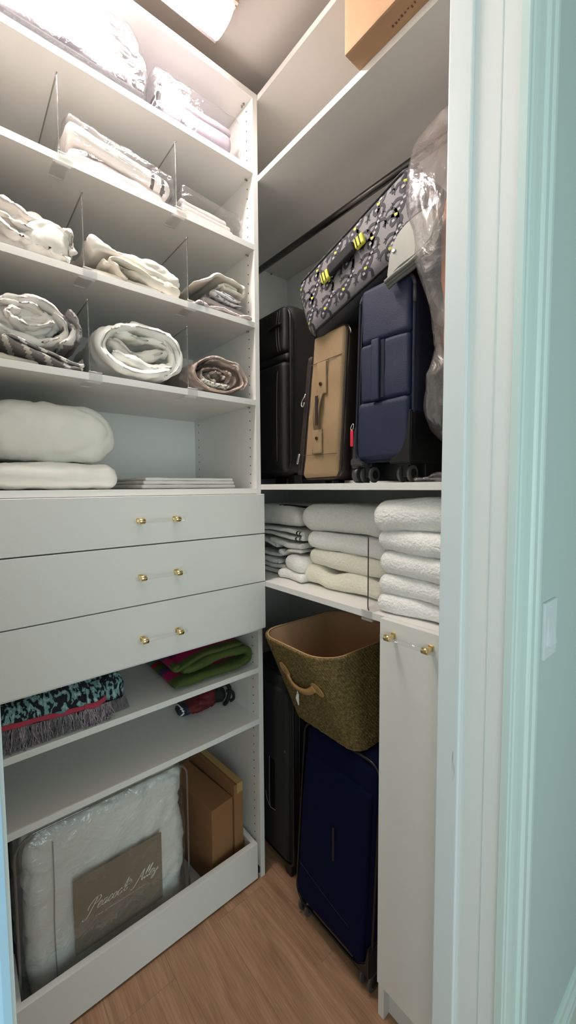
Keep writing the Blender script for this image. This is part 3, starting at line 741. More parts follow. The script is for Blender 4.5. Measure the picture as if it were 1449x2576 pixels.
ribbon('corner_fold', [(-0.300, zc_+0.032), (-0.38, zc_+0.042), (-0.475, zc_+0.058), (-0.497, zc_+0.052), (-0.482, zc_+0.040), (-0.470, zc_+0.024), (-0.45, zc_+0.014)], 0.010, -0.014, -0.22, 'yz', 'cotton_cream', t, amp=0.004, f=18, wamp=0.004, wf=22, seed=57, lipj=0.014)
o = ribbon('pillow_sham', [(-0.250, zc_+0.003), (-0.225, zc_+0.011), (-0.20, zc_+0.006), (-0.14, zc_+0.013), (-0.085, zc_+0.007), (-0.055, zc_+0.011), (-0.030, zc_+0.005)], 0.012, -0.010, -0.30, 'yz', 'cotton_pink', None, amp=0.004, f=30, wamp=0.006, wf=40, seed=61, lipj=0.012, floor=zc_)
tag(o, 'crumpled pinkish white cloth lying flat at the bottom of the short linen stack', 'linen')
t = thing('printed_linen', 'folded grey printed linen in the middle of the short stack', 'linen', (-0.2, -0.15, zc_+0.02))
ribbon('lower_layer', [(-0.052, zc_+0.027), (-0.12, zc_+0.029), (-0.185, zc_+0.035), (-0.205, zc_+0.031)], 0.016, -0.030, -0.28, 'yz', 'cotton_grey', t, amp=0.003, f=20, seed=63)
ribbon('folded_layers', [(-0.060, zc_+0.043), (-0.12, zc_+0.048), (-0.165, zc_+0.060), (-0.172, zc_+0.068), (-0.155, zc_+0.067), (-0.11, zc_+0.058), (-0.075, zc_+0.056), (-0.070, zc_+0.060), (-0.11, zc_+0.066), (-0.14, zc_+0.072)], 0.009, -0.024, -0.28, 'yz', 'cotton_printed', t, amp=0.002, f=26, wamp=0.003, wf=30, seed=65, lipj=0.010)
t = thing('cream_pillowcase', 'folded cream pillowcase on top of the short linen stack', 'linen', (-0.2, -0.15, zc_+0.075))
ribbon('outer_fold', [(-0.245, zc_+0.070), (-0.19, zc_+0.098), (-0.16, zc_+0.122), (-0.13, zc_+0.118), (-0.085, zc_+0.112), (-0.058, zc_+0.110), (-0.052, zc_+0.092), (-0.062, zc_+0.082), (-0.10, zc_+0.085), (-0.125, zc_+0.088), (-0.135, zc_+0.098)],
       0.012, -0.018, -0.28, 'yz', 'cotton_cream', t, amp=0.003, f=18, wamp=0.003, wf=20, seed=67, lipj=0.012)
ribbon('inner_fold', [(-0.150, zc_+0.090), (-0.12, zc_+0.104), (-0.085, zc_+0.098), (-0.078, zc_+0.094)], 0.011, -0.030, -0.27, 'yz', 'cotton_cream', t, amp=0.003, f=18, seed=69)

# fourth row
o = soft('cream_sheet', (-0.22, -0.737, zd+0.014), (0.34, 0.138, 0.028), 0.013, 'cotton_cream', None, ni=12, amp=0.003, f=14, wamp=0.004, wf=16, seed=71, fn=lambda v, h: (v.x, v.y, v.z*(1-0.5*(v.y/h.y+1)/2) - (0 if v.z > 0 else 0)-0.0*v.y))
for v in o.data.vertices: v.co.z = max(v.co.z, zd+0.0002)
tag(o, 'smooth cream sheet lying under the grey layered cloth at far left', 'bed sheet')
o = ribbon('layered_cloth', [(-0.575, zd+0.006), (-0.62, zd+0.014), (-0.68, zd+0.034), (-0.735, zd+0.052), (-0.745, zd+0.058), (-0.73, zd+0.060), (-0.68, zd+0.046), (-0.62, zd+0.026), (-0.580, zd+0.017), (-0.572, zd+0.022), (-0.577, zd+0.034)],
       0.008, -0.016, -0.26, 'yz', 'cotton_grey', None, amp=0.003, f=26, wamp=0.003, wf=40, seed=73, lipj=0.012, floor=zd, mats=['cotton_grey', 'cotton_pillow'],
       pick=lambda c: 1 if math.sin(c.y*170+c.x*30+c.z*90) > 0.55 else 0)
tag(o, 'dark grey and white layered cloth squeezed beneath the white bundle', 'linen')
t = thing('trimmed_bundle', 'large rolled white sheet bundle with grey ruffled trim at its right end', 'bed sheet', (-0.2, -0.69, zd+0.06))
ribbon('outer_roll', spiral(-0.690, zd+0.106, 0.104, 0.056, 1.35, 0.72, -0.9, 1), 0.024, -0.020, -0.32, 'yz', 'cotton_white', t, n=6, ns=20, amp=0.008, f=15, wamp=0.010, wf=16, seed=75, lipj=0.02,
       mats=['cotton_white', 'cotton_grey'], pick=lambda c: 1 if (c.y > -0.618 and c.z > zd+0.055 and c.x < -0.028) else 0)
soft('inner_fold', (-0.175, -0.700, zd+0.112), (0.29, 0.150, 0.074), 0.035, 'cotton_white', t, ne=6, ni=26, amp=0.010, f=14, wamp=0.024, wf=20, seed=77)
ribbon('inner_roll', spiral(-0.700, zd+0.114, 0.066, 0.032, 1.1, 0.4, 2.4, -1), 0.018, -0.016, -0.2, 'yz', 'cotton_white', t, n=6, ns=18, amp=0.008, f=18, wamp=0.012, wf=22, seed=79, lipj=0.02)
ribbon('trim', [(-0.582, zd+0.075), (-0.580, zd+0.105), (-0.590, zd+0.135), (-0.607, zd+0.152)], 0.016, -0.012, -0.28, 'yz', 'cotton_grey', t, amp=0.004, f=40, wamp=0.006, wf=60, seed=81)

t = thing('white_roll', 'fat rolled white sheet with a faint pink stain in its middle fold', 'bed sheet', (-0.2, -0.41, zd))
ribbon('outer_roll', spiral(-0.412, zd+0.090, 0.123, 0.074, 1.30, 0.80, -1.0, 1), 0.030, -0.020, -0.34, 'yz', 'cotton_pillow', t, n=6, ns=20, amp=0.008, f=13, wamp=0.011, wf=15, seed=83, lipj=0.016, floor=zd)
ribbon('inner_fold', [(-0.50, zd+0.118), (-0.46, zd+0.094), (-0.42, zd+0.082), (-0.37, zd+0.094), (-0.32, zd+0.108)], 0.034, -0.040, -0.34, 'yz', 'cotton_blush', t, ns=18, amp=0.008, f=15, wamp=0.012, wf=17, seed=85, lipj=0.02)
ribbon('inner_fold', [(-0.49, zd+0.076), (-0.44, zd+0.060), (-0.38, zd+0.050), (-0.33, zd+0.062), (-0.305, zd+0.082)], 0.036, -0.028, -0.34, 'yz', 'cotton_pillow', t, ns=18, amp=0.008, f=15, wamp=0.012, wf=17, seed=87, lipj=0.02)
ribbon('inner_fold', [(-0.485, zd+0.132), (-0.43, zd+0.128), (-0.36, zd+0.130), (-0.315, zd+0.126)], 0.026, -0.034, -0.34, 'yz', 'cotton_pillow', t, ns=18, amp=0.008, f=15, wamp=0.012, wf=17, seed=88, lipj=0.02)

t = thing('beige_roll', 'rolled beige patterned sheet by the cabinet side panel', 'bed sheet', (-0.2, -0.152, zd))
ribbon('outer_roll', spiral(-0.152, zd+0.064, 0.106, 0.057, 1.45, 0.80, -0.6, 1), 0.013, -0.018, -0.32, 'yz', 'cotton_beige', t, n=6, ns=16, amp=0.005, f=20, wamp=0.008, wf=24, seed=91, lipj=0.012, floor=zd)
ribbon('inner_roll', spiral(-0.160, zd+0.060, 0.072, 0.036, 2.2, 0.25, 0.4, -1), 0.011, -0.026, -0.30, 'yz', 'cotton_beige', t, n=6, ns=16, amp=0.006, f=24, wamp=0.010, wf=32, seed=93, lipj=0.016)
ribbon('sequin_panel', [(-0.225, zd+0.040), (-0.19, zd+0.034), (-0.15, zd+0.030), (-0.12, zd+0.034)], 0.014, -0.020, -0.2, 'yz', 'sequins', t, amp=0.003, f=40, wamp=0.003, wf=60, seed=95)

# fifth row
def pil(v, h):
    k = 1-0.34*max(0, (v.y/h.y))**3-0.10*max(0, -v.y/h.y)**2
    return (v.x*(1-0.05*(v.y/h.y)**2), v.y, v.z*k if v.z > 0 else v.z)
o = soft('pillow', (-0.225, -0.647, ze+0.036), (0.40, 0.326, 0.072), 0.034, 'cotton_pillow', None, ne=6, ni=22, amp=0.005, f=9, wamp=0.007, wf=11, seed=101)
tag(o, 'flat off-white pillow underneath the plump pillow, resting on the drawer top', 'pillow', 'pillows above the drawers')
o = soft('pillow', (-0.225, -0.642, ze+0.158), (0.40, 0.336, 0.160), 0.075, 'cotton_pillow', None, ne=8, ni=24, amp=0.008, f=7, wamp=0.012, wf=9, seed=103, fn=pil)
tag(o, 'plump off-white pillow lying on top of the flat pillow', 'pillow', 'pillows above the drawers')
t = thing('flat_sheet', 'thin flat folded white sheet on the drawer top right of the pillows', 'bed sheet', (-0.25, -0.23, ze))
for k, (z, tk, y0) in enumerate([(0.0075, 0.013, -0.405), (0.0205, 0.012, -0.400), (0.0315, 0.010, -0.395)]):
    soft('layer', (-0.25, (y0-0.062)/2, ze+z), (0.34-0.01*k, -0.062-y0-0.006*k, tk), tk*0.48, 'cotton_white', t, ni=10, amp=0.0018, f=20, seed=105+k)

# ------------------------------------------------------------------ lower shelves
# knitted throw with pink edge and grey fringe
t = thing('knit_throw', 'teal and black patterned knit throw with pink edge and grey fringe', 'throw blanket', (-0.2, -0.64, zg))
def thr(v, h):
    s = (v.y+h.y)/(2*h.y)
    top = 1-0.10*s-0.22*max(0, s-0.75)*4*0.6
    return (v.x-0.02*math.sin(s*9), v.y, v.z*top if v.z > 0 else v.z)
soft('folded_body', (-0.205, -0.662, zg+0.060), (0.33, 0.300, 0.118), 0.05, 'knit_pattern', t, ne=6, ni=20, amp=0.008, f=12, wamp=0.006, wf=12, seed=111, fn=thr)
soft('folded_end', (-0.19, -0.512, zg+0.052), (0.27, 0.072, 0.096), 0.034, 'knit_pattern', t, ne=6, ni=10, amp=0.005, f=20, wamp=0.006, wf=20, seed=112)
def sheet(name, top, mid, bot, mat, parent, th=0.006, wob=0.004, seed=1):
    """a draped strip: three rows of points swept left to right and given thickness"""
    rows = [smoothpath(r_, 8) for r_ in (top, mid, bot)]; m = len(rows[0]); V = []; F = []
    lv = [(a/6) for a in range(7)]
    for off in (0, th):
        for l in lv:
            for i in range(m):
                a, b, c_ = rows[0][i], rows[1][i], rows[2][i]
                p = a*(1-l)*(1-2*l)+b*4*l*(1-l)+c_*l*(2*l-1)
                p = p+noise.noise_vector(p*22+Vector((seed, 0, 0)))*wob
                V.append(p-Vector((off, 0, 0)))
    R = len(lv); N = R*m
    for l in range(R-1):
        for i in range(m-1):
            a = l*m+i; F.append((a, a+1, a+m+1, a+m)); F.append((N+a, N+a+m, N+a+m+1, N+a+1))
    for l in range(R-1):
        a = l*m; F.append((a, a+m, N+a+m, N+a)); a = l*m+m-1; F.append((a, N+a, N+a+m, a+m))
    for i in range(m-1):
        a = i; F.append((a, N+a, N+a+1, a+1)); a = (R-1)*m+i; F.append((a, a+1, N+a+1, N+a))
    return mesh(name, V, F, mat, parent)
ys = (-0.805, -0.74, -0.68, -0.62, -0.585)
sheet('draped_front', [(-0.075, y, zg+0.118) for y in ys], [(-0.034, y, zg+0.100-0.03*k/4) for k, y in enumerate(ys)], [(-0.026, y, zg+0.072-0.018*k/4) for k, y in enumerate(ys)], 'knit_pattern', t, seed=3)
sheet('pink_edge', [(-0.0245, y, zg+0.073-0.018*k/4) for k, y in enumerate(ys)], [(-0.0225, y, zg+0.067-0.018*k/4) for k, y in enumerate(ys)], [(-0.0215, y, zg+0.061-0.018*k/4) for k, y in enumerate(ys)], 'trim_pink', t, seed=3)
sheet('draped_corner', [(-0.06, -0.588, zg+0.100), (-0.06, -0.560, zg+0.104), (-0.06, -0.535, zg+0.098)], [(-0.03, -0.596, zg+0.082), (-0.028, -0.560, zg+0.078), (-0.03, -0.538, zg+0.080)], [(-0.024, -0.600, zg+0.060), (-0.02, -0.566, zg+0.058), (-0.024, -0.545, zg+0.062)], 'knit_pattern', t, seed=5)
sheet('pink_edge', [(-0.0225, -0.602, zg+0.060), (-0.0185, -0.566, zg+0.060), (-0.0225, -0.543, zg+0.066)], [(-0.020, -0.602, zg+0.052), (-0.016, -0.566, zg+0.052), (-0.020, -0.543, zg+0.058)], [(-0.019, -0.600, zg+0.046), (-0.015, -0.566, zg+0.046), (-0.019, -0.543, zg+0.052)], 'trim_pink', t, seed=5)
rnd = random.Random(11); P1 = []; P2 = []
for k in range(230):
    y = -0.808+0.225*rnd.random(); s = (y+0.805)/0.22; z0 = zg+0.061-0.018*s; ln = (0.056-0.022*s)*(0.8+0.4*rnd.random()); x0 = -0.0215
    p = [(x0, y, z0)]; dx = 0.004+0.012*rnd.random(); yy = y
    for q in (0.35, 0.7, 1.0):
        yy += (rnd.random()-0.5)*0.012; p.append((x0+dx*q+(rnd.random()-0.5)*0.006, yy, max(zg+0.002, z0-ln*q)))
    (P1 if rnd.random() < 0.7 else P2).append(smoothpath(p, 3))
for k in range(70):   # tassels at the corner and around the end
    a = rnd.random(); y = -0.604+0.07*a; z0 = zg+0.048; p = [(-0.018, y, z0)]; yy = y
    for q in (0.4, 0.75, 1.0):
        yy += (rnd.random()-0.5)*0.02; p.append((-0.018+0.016*q*rnd.random(), yy, max(zg+0.002, z0-0.05*q*(0.7+0.5*rnd.random()))))
    (P1 if rnd.random() < 0.3 else P2).append(smoothpath(p, 3))
for k in range(60):
    y = -0.535+0.055*rnd.random(); p = [(-0.055, y, zg+0.03), (-0.045, y+0.006*rnd.random(), zg+0.014), (-0.035, y+0.01*(rnd.random()-0.5), zg+0.003)]
    P1.append(smoothpath(p, 3))
o = tubes('fringe', P1, 0.0012, 'fringe_grey', t, 4); o['kind'] = 'stuff'
o = tubes('fringe_pale', P2, 0.0011, 'fringe_light', t, 4); o['kind'] = 'stuff'  # paler strands mixed in at random

# striped beach towel
t = thing('beach_towel', 'folded green beach towel with magenta, purple and orange stripes', 'towel', (-0.18, -0.19, zg))
ribbon('folded_cloth', [(-0.335, zg+0.022), (-0.26, zg+0.020), (-0.15, zg+0.022), (-0.065, zg+0.024), (-0.040, zg+0.042), (-0.055, zg+0.066), (-0.11, zg+0.072), (-0.19, zg+0.070), (-0.27, zg+0.062), (-0.305, zg+0.058)],
       0.028, -0.018, -0.33, 'yz', 'beach_towel', t, amp=0.004, f=14, wamp=0.003, wf=16, seed=121, lipj=0.01, floor=zg)
ribbon('upper_flap', [(-0.31, zg+0.080), (-0.325, zg+0.070), (-0.312, zg+0.062), (-0.28, zg+0.076), (-0.20, zg+0.090), (-0.12, zg+0.094), (-0.06, zg+0.090)], 0.014, -0.034, -0.33, 'yz', 'beach_towel', t, amp=0.003, f=14, seed=123, lipj=0.01)

# small red folded umbrella with black strap
t = thing('folded_umbrella', 'small folded red umbrella with black strap and plaid end, on the lower shelf', 'umbrella', (-0.21, -0.14, zh))
def umb(v, h):
    s = (v.y+h.y)/(2*h.y); return (v.x*(0.75+0.35*math.sin(PI*s)), v.y, (v.z+h.z)*(0.55+0.5*s)-h.z)
soft('canopy', (-0.215, -0.165, zh+0.036), (0.10, 0.165, 0.068), 0.032, 'umbrella_red', t, ne=5, ni=16, amp=0.006, f=20, wamp=0.014, wf=24, seed=131, fn=umb, mats=['umbrella_red', 'umbrella_navy', 'paper_white'],
     pick=lambda c, h: (1 if c.y < -h.y+0.035 else 0) if not (-h.y+0.008 < c.y < -h.y+0.014) else 2)
soft('grip', (-0.205, -0.078, zh+0.034), (0.062, 0.062, 0.062), 0.026, 'black_cloth', t, ne=4, ni=6, amp=0.004, f=30, seed=133)
tube('strap', smoothpath([(-0.19, -0.085, zh+0.060), (-0.18, -0.060, zh+0.078), (-0.175, -0.040, zh+0.060), (-0.17, -0.045, zh+0.030), (-0.165, -0.060, zh+0.010), (-0.16, -0.072, zh+0.008)], 5), 0.008, 'black_cloth', t, 8)
tube('strap_loop', smoothpath([(-0.175, -0.055, zh+0.05), (-0.16, -0.035, zh+0.045), (-0.155, -0.033, zh+0.02), (-0.16, -0.048, zh+0.012)], 5), 0.006, 'black_cloth', t, 8)

# ------------------------------------------------------------------ bottom tray: bagged comforter and cartons
tz = 0.0266
t = thing('bagged_comforter', 'white comforter in a clear zip bag with a taupe brand card', 'bedding bag', (-0.15, -0.53, tz))
XF = -0.062
def comf(v, h):
    s = (v.y+h.y)/(2*h.y); zt = (v.z+h.z)/(2*h.z); ww = 1-0.035*math.sin(zt*11)*max(0, v.y/h.y)
    return (v.x*(1-0.25*zt*0.4), v.y*ww, v.z*(1-0.02*s*zt))
soft('comforter', (XF-0.085, -0.520, tz+0.250), (0.150, 0.470, 0.495), 0.045, 'comforter', t, ne=6, ni=(6, 30, 30), amp=0.004, f=9, wamp=0.016, wf=13, seed=141, fn=comf)
tubes('seam', [smoothpath([(XF-0.003, -0.688, tz+0.02), (XF-0.007, -0.690, tz+0.2), (XF-0.004, -0.687, tz+0.33), (XF-0.010, -0.685, tz+0.47)], 8)], 0.0014, 'cotton_grey', t, 6)
card = box('label_card', XF+0.004, XF+0.0052, -0.642, -0.380, 0.128, 0.357, 'card_taupe', t)
tubes('card_border', [[(XF+0.0054, a, b), (XF+0.0054, c_, d)] for a, b, c_, d in ((-0.633, 0.134, -0.633, 0.350), (-0.389, 0.134, -0.389, 0.350))], 0.0005, 'leather_tan', card, 4)
# lettering on the card, drawn as flat script strokes
GL = {
 'P': [[(0.05, .30), (0.10, .62), (.42, .98), (.82, 1.02), (.92, .80), (.72, .56), (.46, .50)], [(.62, .96), (.44, .40), (.26, -.14), (.08, -.40), (-.12, -.40), (-.14, -.28)]],
 'e': [[(.04, .18), (.26, .28), (.30, .44), (.16, .46), (.04, .22), (.10, .02), (.28, .04), (.42, .20)]],
 'a': [[(.34, .40), (.16, .44), (.02, .20), (.08, .00), (.24, .12), (.36, .44), (.30, .10), (.36, .00), (.50, .18)]],
 'c': [[(.32, .36), (.24, .46), (.06, .28), (.06, .04), (.22, .00), (.40, .18)]],
 'o': [[(.24, .46), (.06, .30), (.06, .04), (.22, .02), (.34, .24), (.24, .46), (.34, .36), (.44, .38)]],
 'k': [[(.02, .10), (.24, .60), (.36, 1.00), (.26, .92), (.10, .30), (.02, .00)], [(.06, .22), (.24, .44), (.34, .42), (.26, .26), (.14, .22)], [(.16, .24), (.26, .04), (.40, .02), (.52, .18)]],
 'A': [[(-.34, -.26), (-.26, -.34), (-.06, -.20), (.24, .40), (.52, 1.02)], [(.52, 1.02), (.50, .50), (.54, .02), (.66, .10)], [(.16, .34), (.36, .40), (.62, .38)]],
 'l': [[(.02, .10), (.24, .60), (.34, .98), (.24, .92), (.10, .30), (.12, .02), (.30, .16)]],
 'y': [[(.04, .42), (.08, .14), (.20, .06), (.36, .44), (.28, .06), (.12, -.36), (-.06, -.36), (.08, -.14), (.46, .22)]],
}
def script(word, y0, zb_, size, slant, x, r, parent, name):
    V = []; F = []; cur = 0.0
    adv = {'P': .86, 'e': .40, 'a': .48, 'c': .38, 'o': .42, 'k': .56, 'A': .66, 'l': .28, 'y': .46, ' ': .72}
    for ch in word:
        for st in GL.get(ch, []):
            p = [(u+cur, v) for u, v in st]
            pts = smoothpath([(x, y0+(u+slant*v)*size, zb_+v*size) for u, v in p], 6)
            m = len(pts)
            for i, q in enumerate(pts):   # flat nib stroke, wider on the way down
                tt = pts[min(m-1, i+1)]-pts[max(0, i-1)]; tt.normalize(); nn = Vector((0, -tt.z, tt.y)); wd = r*(0.55+0.75*abs(tt.z))
                V += [q+nn*wd, q-nn*wd]
            o_ = len(V)-2*m
            F += [(o_+2*i, o_+2*i+1, o_+2*i+3, o_+2*i+2) for i in range(m-1)]
        cur += adv[ch]
    return mesh(name, V, F, 'card_ink', parent, smooth=False)
script('Peacock Alley', -0.612, 0.2350, 0.0345, 0.40, XF+0.0056, 0.00085, card, 'lettering')
def crest():
    V = []; F = []
    def dot(y, z, r):
        o_ = len(V); V.extend([(XF+0.0056, y+r*math.cos(a*PI/3), z+r*math.sin(a*PI/3)) for a in range(6)]); F.append(tuple(range(o_, o_+6)))
    for a in range(7):
        dot(-0.487+0.0085*math.cos(PI*a/6), 0.2545+0.0085*math.sin(PI*a/6), 0.0015); dot(-0.487+0.0045*math.cos(PI*a/6), 0.2545+0.0045*math.sin(PI*a/6), 0.0012)
    for k in range(5): dot(-0.496+0.0045*k, 0.2490, 0.0013)
    rr = random.Random(2)
    y = -0.585
    while y < -0.430:   # the unreadable line of fine print: tiny upright dashes
        if rr.random() > 0.12:
            o_ = len(V); h_ = 0.0012+0.0012*rr.random()
            V.extend([(XF+0.0056, y, 0.2120), (XF+0.0056, y+0.0011, 0.2120), (XF+0.0056, y+0.0011, 0.2120+h_), (XF+0.0056, y, 0.2120+h_)]); F.append((o_, o_+1, o_+2, o_+3))
        y += 0.0019
    mesh('emblem_and_print', V, F, 'card_ink', card, smooth=False)
crest()
def zb_(v, h):
    zt = (v.z+h.z)/(2*h.z); return (v.x*(1-0.12*zt), v.y*(1-0.012*math.sin(zt*8)), v.z)
soft('clear_bag', (XF-0.090, -0.530, tz+0.268), (0.205, 0.500, 0.535), 0.055, 'bag_film_heavy', t, ne=6, ni=(6, 26, 26), amp=0.003, f=9, wamp=0.010, wf=16, seed=143, fn=zb_)
def frame_loop(y0, y1, z0, z1, r, x):
    p = []
    for (cy, cz, a0) in ((y1-r, z1-r, 0), (y0+r, z1-r, PI/2), (y0+r, z0+r, PI), (y1-r, z0+r, 1.5*PI)):
        for k in range(7):
            a = a0+PI/2*k/6; p.append((x, cy+r*math.cos(a), cz+r*math.sin(a)))
    return p
tube('bag_piping', frame_loop(-0.776, -0.284, tz+0.006, tz+0.532, 0.05, XF+0.004), 0.0032, 'acrylic_edge', t, 6, closed=True)
tube('zip_band', frame_loop(-0.777, -0.283, tz+0.006, tz+0.532, 0.05, XF-0.105), 0.006, 'zip_dark', t, 6, closed=True)

def carton(name, label, c, size, yaw, lean, matn, tape=False, seam=True):
    t = thing(name, label, 'cardboard box', (c[0], c[1], c[2]))
    R = Matrix.Translation(Vector(c)) @ Matrix.Rotation(math.radians(yaw), 4, 'Z') @ Matrix.Rotation(math.radians(lean), 4, 'X')
    sx, sy, sz = size
    def bb(nm, x0, x1, y0, y1, z0, z1, m_, bev=0.001): return box(nm, x0, x1, y0, y1, z0, z1, m_, t, bev=bev, rot=R)
    bb('carton_body', -sx, 0, -sy/2, sy/2, 0, sz, matn, 0.002)
    if seam:
        bb('flap', -sx+0.004, -0.002, -sy/2+0.002, -0.0006, sz+0.0002, sz+0.0022, matn, 0.0005)
        bb('flap', -sx+0.004, -0.002, 0.0006, sy/2-0.002, sz+0.0002, sz+0.0022, matn, 0.0005)
    if tape:
        bb('tape', -sx, 0.0008, -sy/2+0.012, sy/2-0.002, sz+0.0024, sz+0.003, 'carton_tape', 0.0)
        bb('tape_end', 0.0006, 0.0012, -sy/2+0.012, sy/2-0.002, sz-0.035, sz+0.003, 'carton_tape', 0.0)
    return t
carton('shipping_carton', 'low brown cardboard box standing beside the bagged comforter', (-0.055, -0.150, tz+0.004), (0.30, 0.095, 0.300), 7, 0, 'carton_dark', seam=False)
carton('shipping_carton', 'taller taped brown cardboard box next to the cabinet side panel', (-0.055, -0.0795, tz+0.003), (0.33, 0.040, 0.345), 4, 0, 'carton_dark', tape=True, seam=False)

# everything on the upper shelves sits close to the shelf fronts
for o in list(C.objects):
    if o.parent is None and o.get('category') in ('bedding bag', 'bed sheet', 'linen') and o.name != 'bagged_comforter':
        o.location.x += 0.010

# ------------------------------------------------------------------ side cabinet: carton on the top shelf
t = thing('storage_carton', 'large light brown cardboard box overhanging the top shelf edge', 'cardboard box', (0.605, 0.13, Z1+T+0.0004))
zt = Z1+T+0.0004
box('carton_body', 0.4500, 0.7560, -0.0570, 0.330, zt, 2.795, 'carton_light', t, bev=0.006)
box('flap', 0.4540, 0.7520, -0.0585, -0.0568, 2.700, 2.790, 'carton_light', t, bev=0.0006)
rr = random.Random(5); V = []; F = []
for k in range(15):
    x = 0.565+0.0085*k; o_ = len(V); a = 0.0030+0.002*rr.random(); b = 0.003+0.004*rr.random(); y = -0.024+0.003*rr.random()
    V += [(x, y, zt-0.0004), (x+a, y, zt-0.0004), (x+a, y+b, zt-0.0004), (x, y+b, zt-0.0004)]; F.append((o_, o_+3, o_+2, o_+1))
o = mesh('faded_print', V, F, 'carton_print', t, smooth=False); o['kind'] = 'stuff'

# ------------------------------------------------------------------ luggage on the middle shelf
zm = Z2+T+0.0006
def rloop(x0, x1, z0, z1, r, y, n=6, sh=None):
    p = []
    for (cx, cz, a0) in ((x1-r, z1-r, 0), (x0+r, z1-r, PI/2), (x0+r, z0+r, PI), (x1-r, z0+r, 1.5*PI)):
        for k in range(n+1):
            a = a0+PI/2*k/n; q = (cx+r*math.cos(a), y, cz+r*math.sin(a)); p.append(sh(q) if sh else q)
    return p
def caster(parent, x, y, zf, r, gap, name='caster', ax='x'):
    """twin wheel castor: two wheels on one axle under a fork"""
    for s in (-1, 1):
        a = Vector((x+s*gap, y, zf+r)); d = Vector((0.0075*s, 0, 0))
        w_ = cyl(name+'_wheel', a, a+d, r, 'wheel_rim', parent, 20, bev=0.0015)
        cyl('hub', a+d, a+d*1.12, r*0.55, 'black_plastic', w_, 14)
    box(name+'_fork', x-gap+0.001, x+gap-0.001, y-r*0.5, y+r*0.6, zf+r*0.6, zf+r*2.15, 'black_plastic', parent, bev=0.003)

# black soft case at the back left
t = thing('black_suitcase', 'large black soft suitcase at the back left of the middle shelf', 'suitcase', (-0.19, 0.28, zm))
soft('body', (-0.215, 0.288, zm+0.360), (0.43, 0.30, 0.660), 0.05, 'case_black', t, ne=5, ni=8, amp=0.003, f=6, seed=201)
soft('upper_pocket', (-0.215, 0.142, zm+0.585), (0.405, 0.034, 0.170), 0.016, 'case_black', t, ne=4, ni=14, amp=0.004, f=9, wamp=0.003, wf=8, seed=203)
soft('lower_pocket', (-0.215, 0.140, zm+0.255), (0.415, 0.044, 0.420), 0.020, 'case_black', t, ne=4, ni=14, amp=0.003, f=7, seed=205)
soft('ledge', (-0.215, 0.145, zm+0.483), (0.420, 0.030, 0.030), 0.013, 'case_black', t, ne=4, ni=10, amp=0.002, f=9, seed=207)
tubes('stitching', [smoothpath([(x, 0.1245, zm+0.655), (x-0.008, 0.1235, zm+0.60), (x-0.006, 0.1235, zm+0.54), (x, 0.1265, zm+0.508)], 6) for x in (-0.052, -0.038)] +
      [smoothpath([(-0.046, 0.1205, zm+0.445), (-0.048, 0.1165, zm+0.40), (-0.052, 0.1165, zm+0.25), (-0.052, 0.1175, zm+0.09)], 6)], 0.0011, 'stitch_grey', t, 5)
tube('piping', rloop(-0.43, -0.002, zm+0.045, zm+0.674, 0.05, 0.146), 0.0045, 'black_plastic', t, 6, closed=True)
soft('grab_handle', (-0.062, 0.118, zm+0.600), (0.070, 0.014, 0.011), 0.005, 'black_plastic', t, ne=3, ni=6, rot=Matrix.Rotation(-0.08, 3, 'Y'))
for x in (-0.38, -0.03): box('foot', x-0.02, x+0.02, 0.17, 0.21, zm, zm+0.036, 'black_plastic', t, bev=0.003)
for x in (-0.38, -0.03): box('foot', x-0.02, x+0.02, 0.38, 0.42, zm, zm+0.036, 'black_plastic', t, bev=0.003)

# tan suitcase
t = thing('tan_suitcase', 'tan canvas suitcase with riveted side handle on the middle shelf', 'suitcase', (0.29, 0.17, zm))
ZT0, ZT1 = zm+0.012, zm+0.470
def tshear(q):
    s = (q[2]-ZT0)/(ZT1-ZT0); cx = 0.258+0.046*s; wd = 0.98-0.18*s
    return Vector((cx+(q[0]-0.29)*wd, q[1], q[2]))
def tfn(c, h):
    q = tshear((c.x+0.29, 0, c.z+(ZT0+ZT1)/2)); return (q.x-0.29, c.y, c.z)
soft('body', (0.29, 0.185, (ZT0+ZT1)/2), (0.174, 0.27, ZT1-ZT0), 0.030, 'case_brown', t, ne=4, ni=8, amp=0.002, f=10, seed=211, fn=tfn)
soft('side_panel', (0.29, 0.055, (ZT0+ZT1)/2), (0.164, 0.036, ZT1-ZT0-0.012), 0.0165, 'case_tan', t, ne=4, ni=16, amp=0.004, f=9, wamp=0.003, wf=9, seed=213, fn=tfn)
tube('piping', rloop(0.29-0.084, 0.29+0.084, ZT0+0.004, ZT1-0.004, 0.03, 0.050, sh=tshear), 0.0042, 'case_brown', t, 6, closed=True)
tube('metal_rim', [tshear(q) for q in rloop(0.29-0.088, 0.29+0.088, ZT0+0.002, ZT1-0.001, 0.03, 0.060)][0:9], 0.0032, 'steel', t, 6)
def ln(a, b, y=0.0355): return [tshear((a[0], y, a[1])), tshear(((a[0]+b[0])/2, y-0.001, (a[1]+b[1])/2)), tshear((b[0], y, b[1]))]
zz = lambda f: ZT0+f*(ZT1-ZT0)
tubes('seam', [ln((0.212, zz(0.79)), (0.368, zz(0.80))), ln((0.212, zz(0.175)), (0.368, zz(0.172))), ln((0.258, zz(0.79)), (0.255, zz(0.60))), ln((0.302, zz(0.80)), (0.296, zz(0.60))),
               ln((0.256, zz(0.345)), (0.256, zz(0.18))), ln((0.296, zz(0.345)), (0.296, zz(0.18)))], 0.0010, 'seam_tan', t, 5)
def tp(f, x): return tshear((x, 0.0, zz(f)))
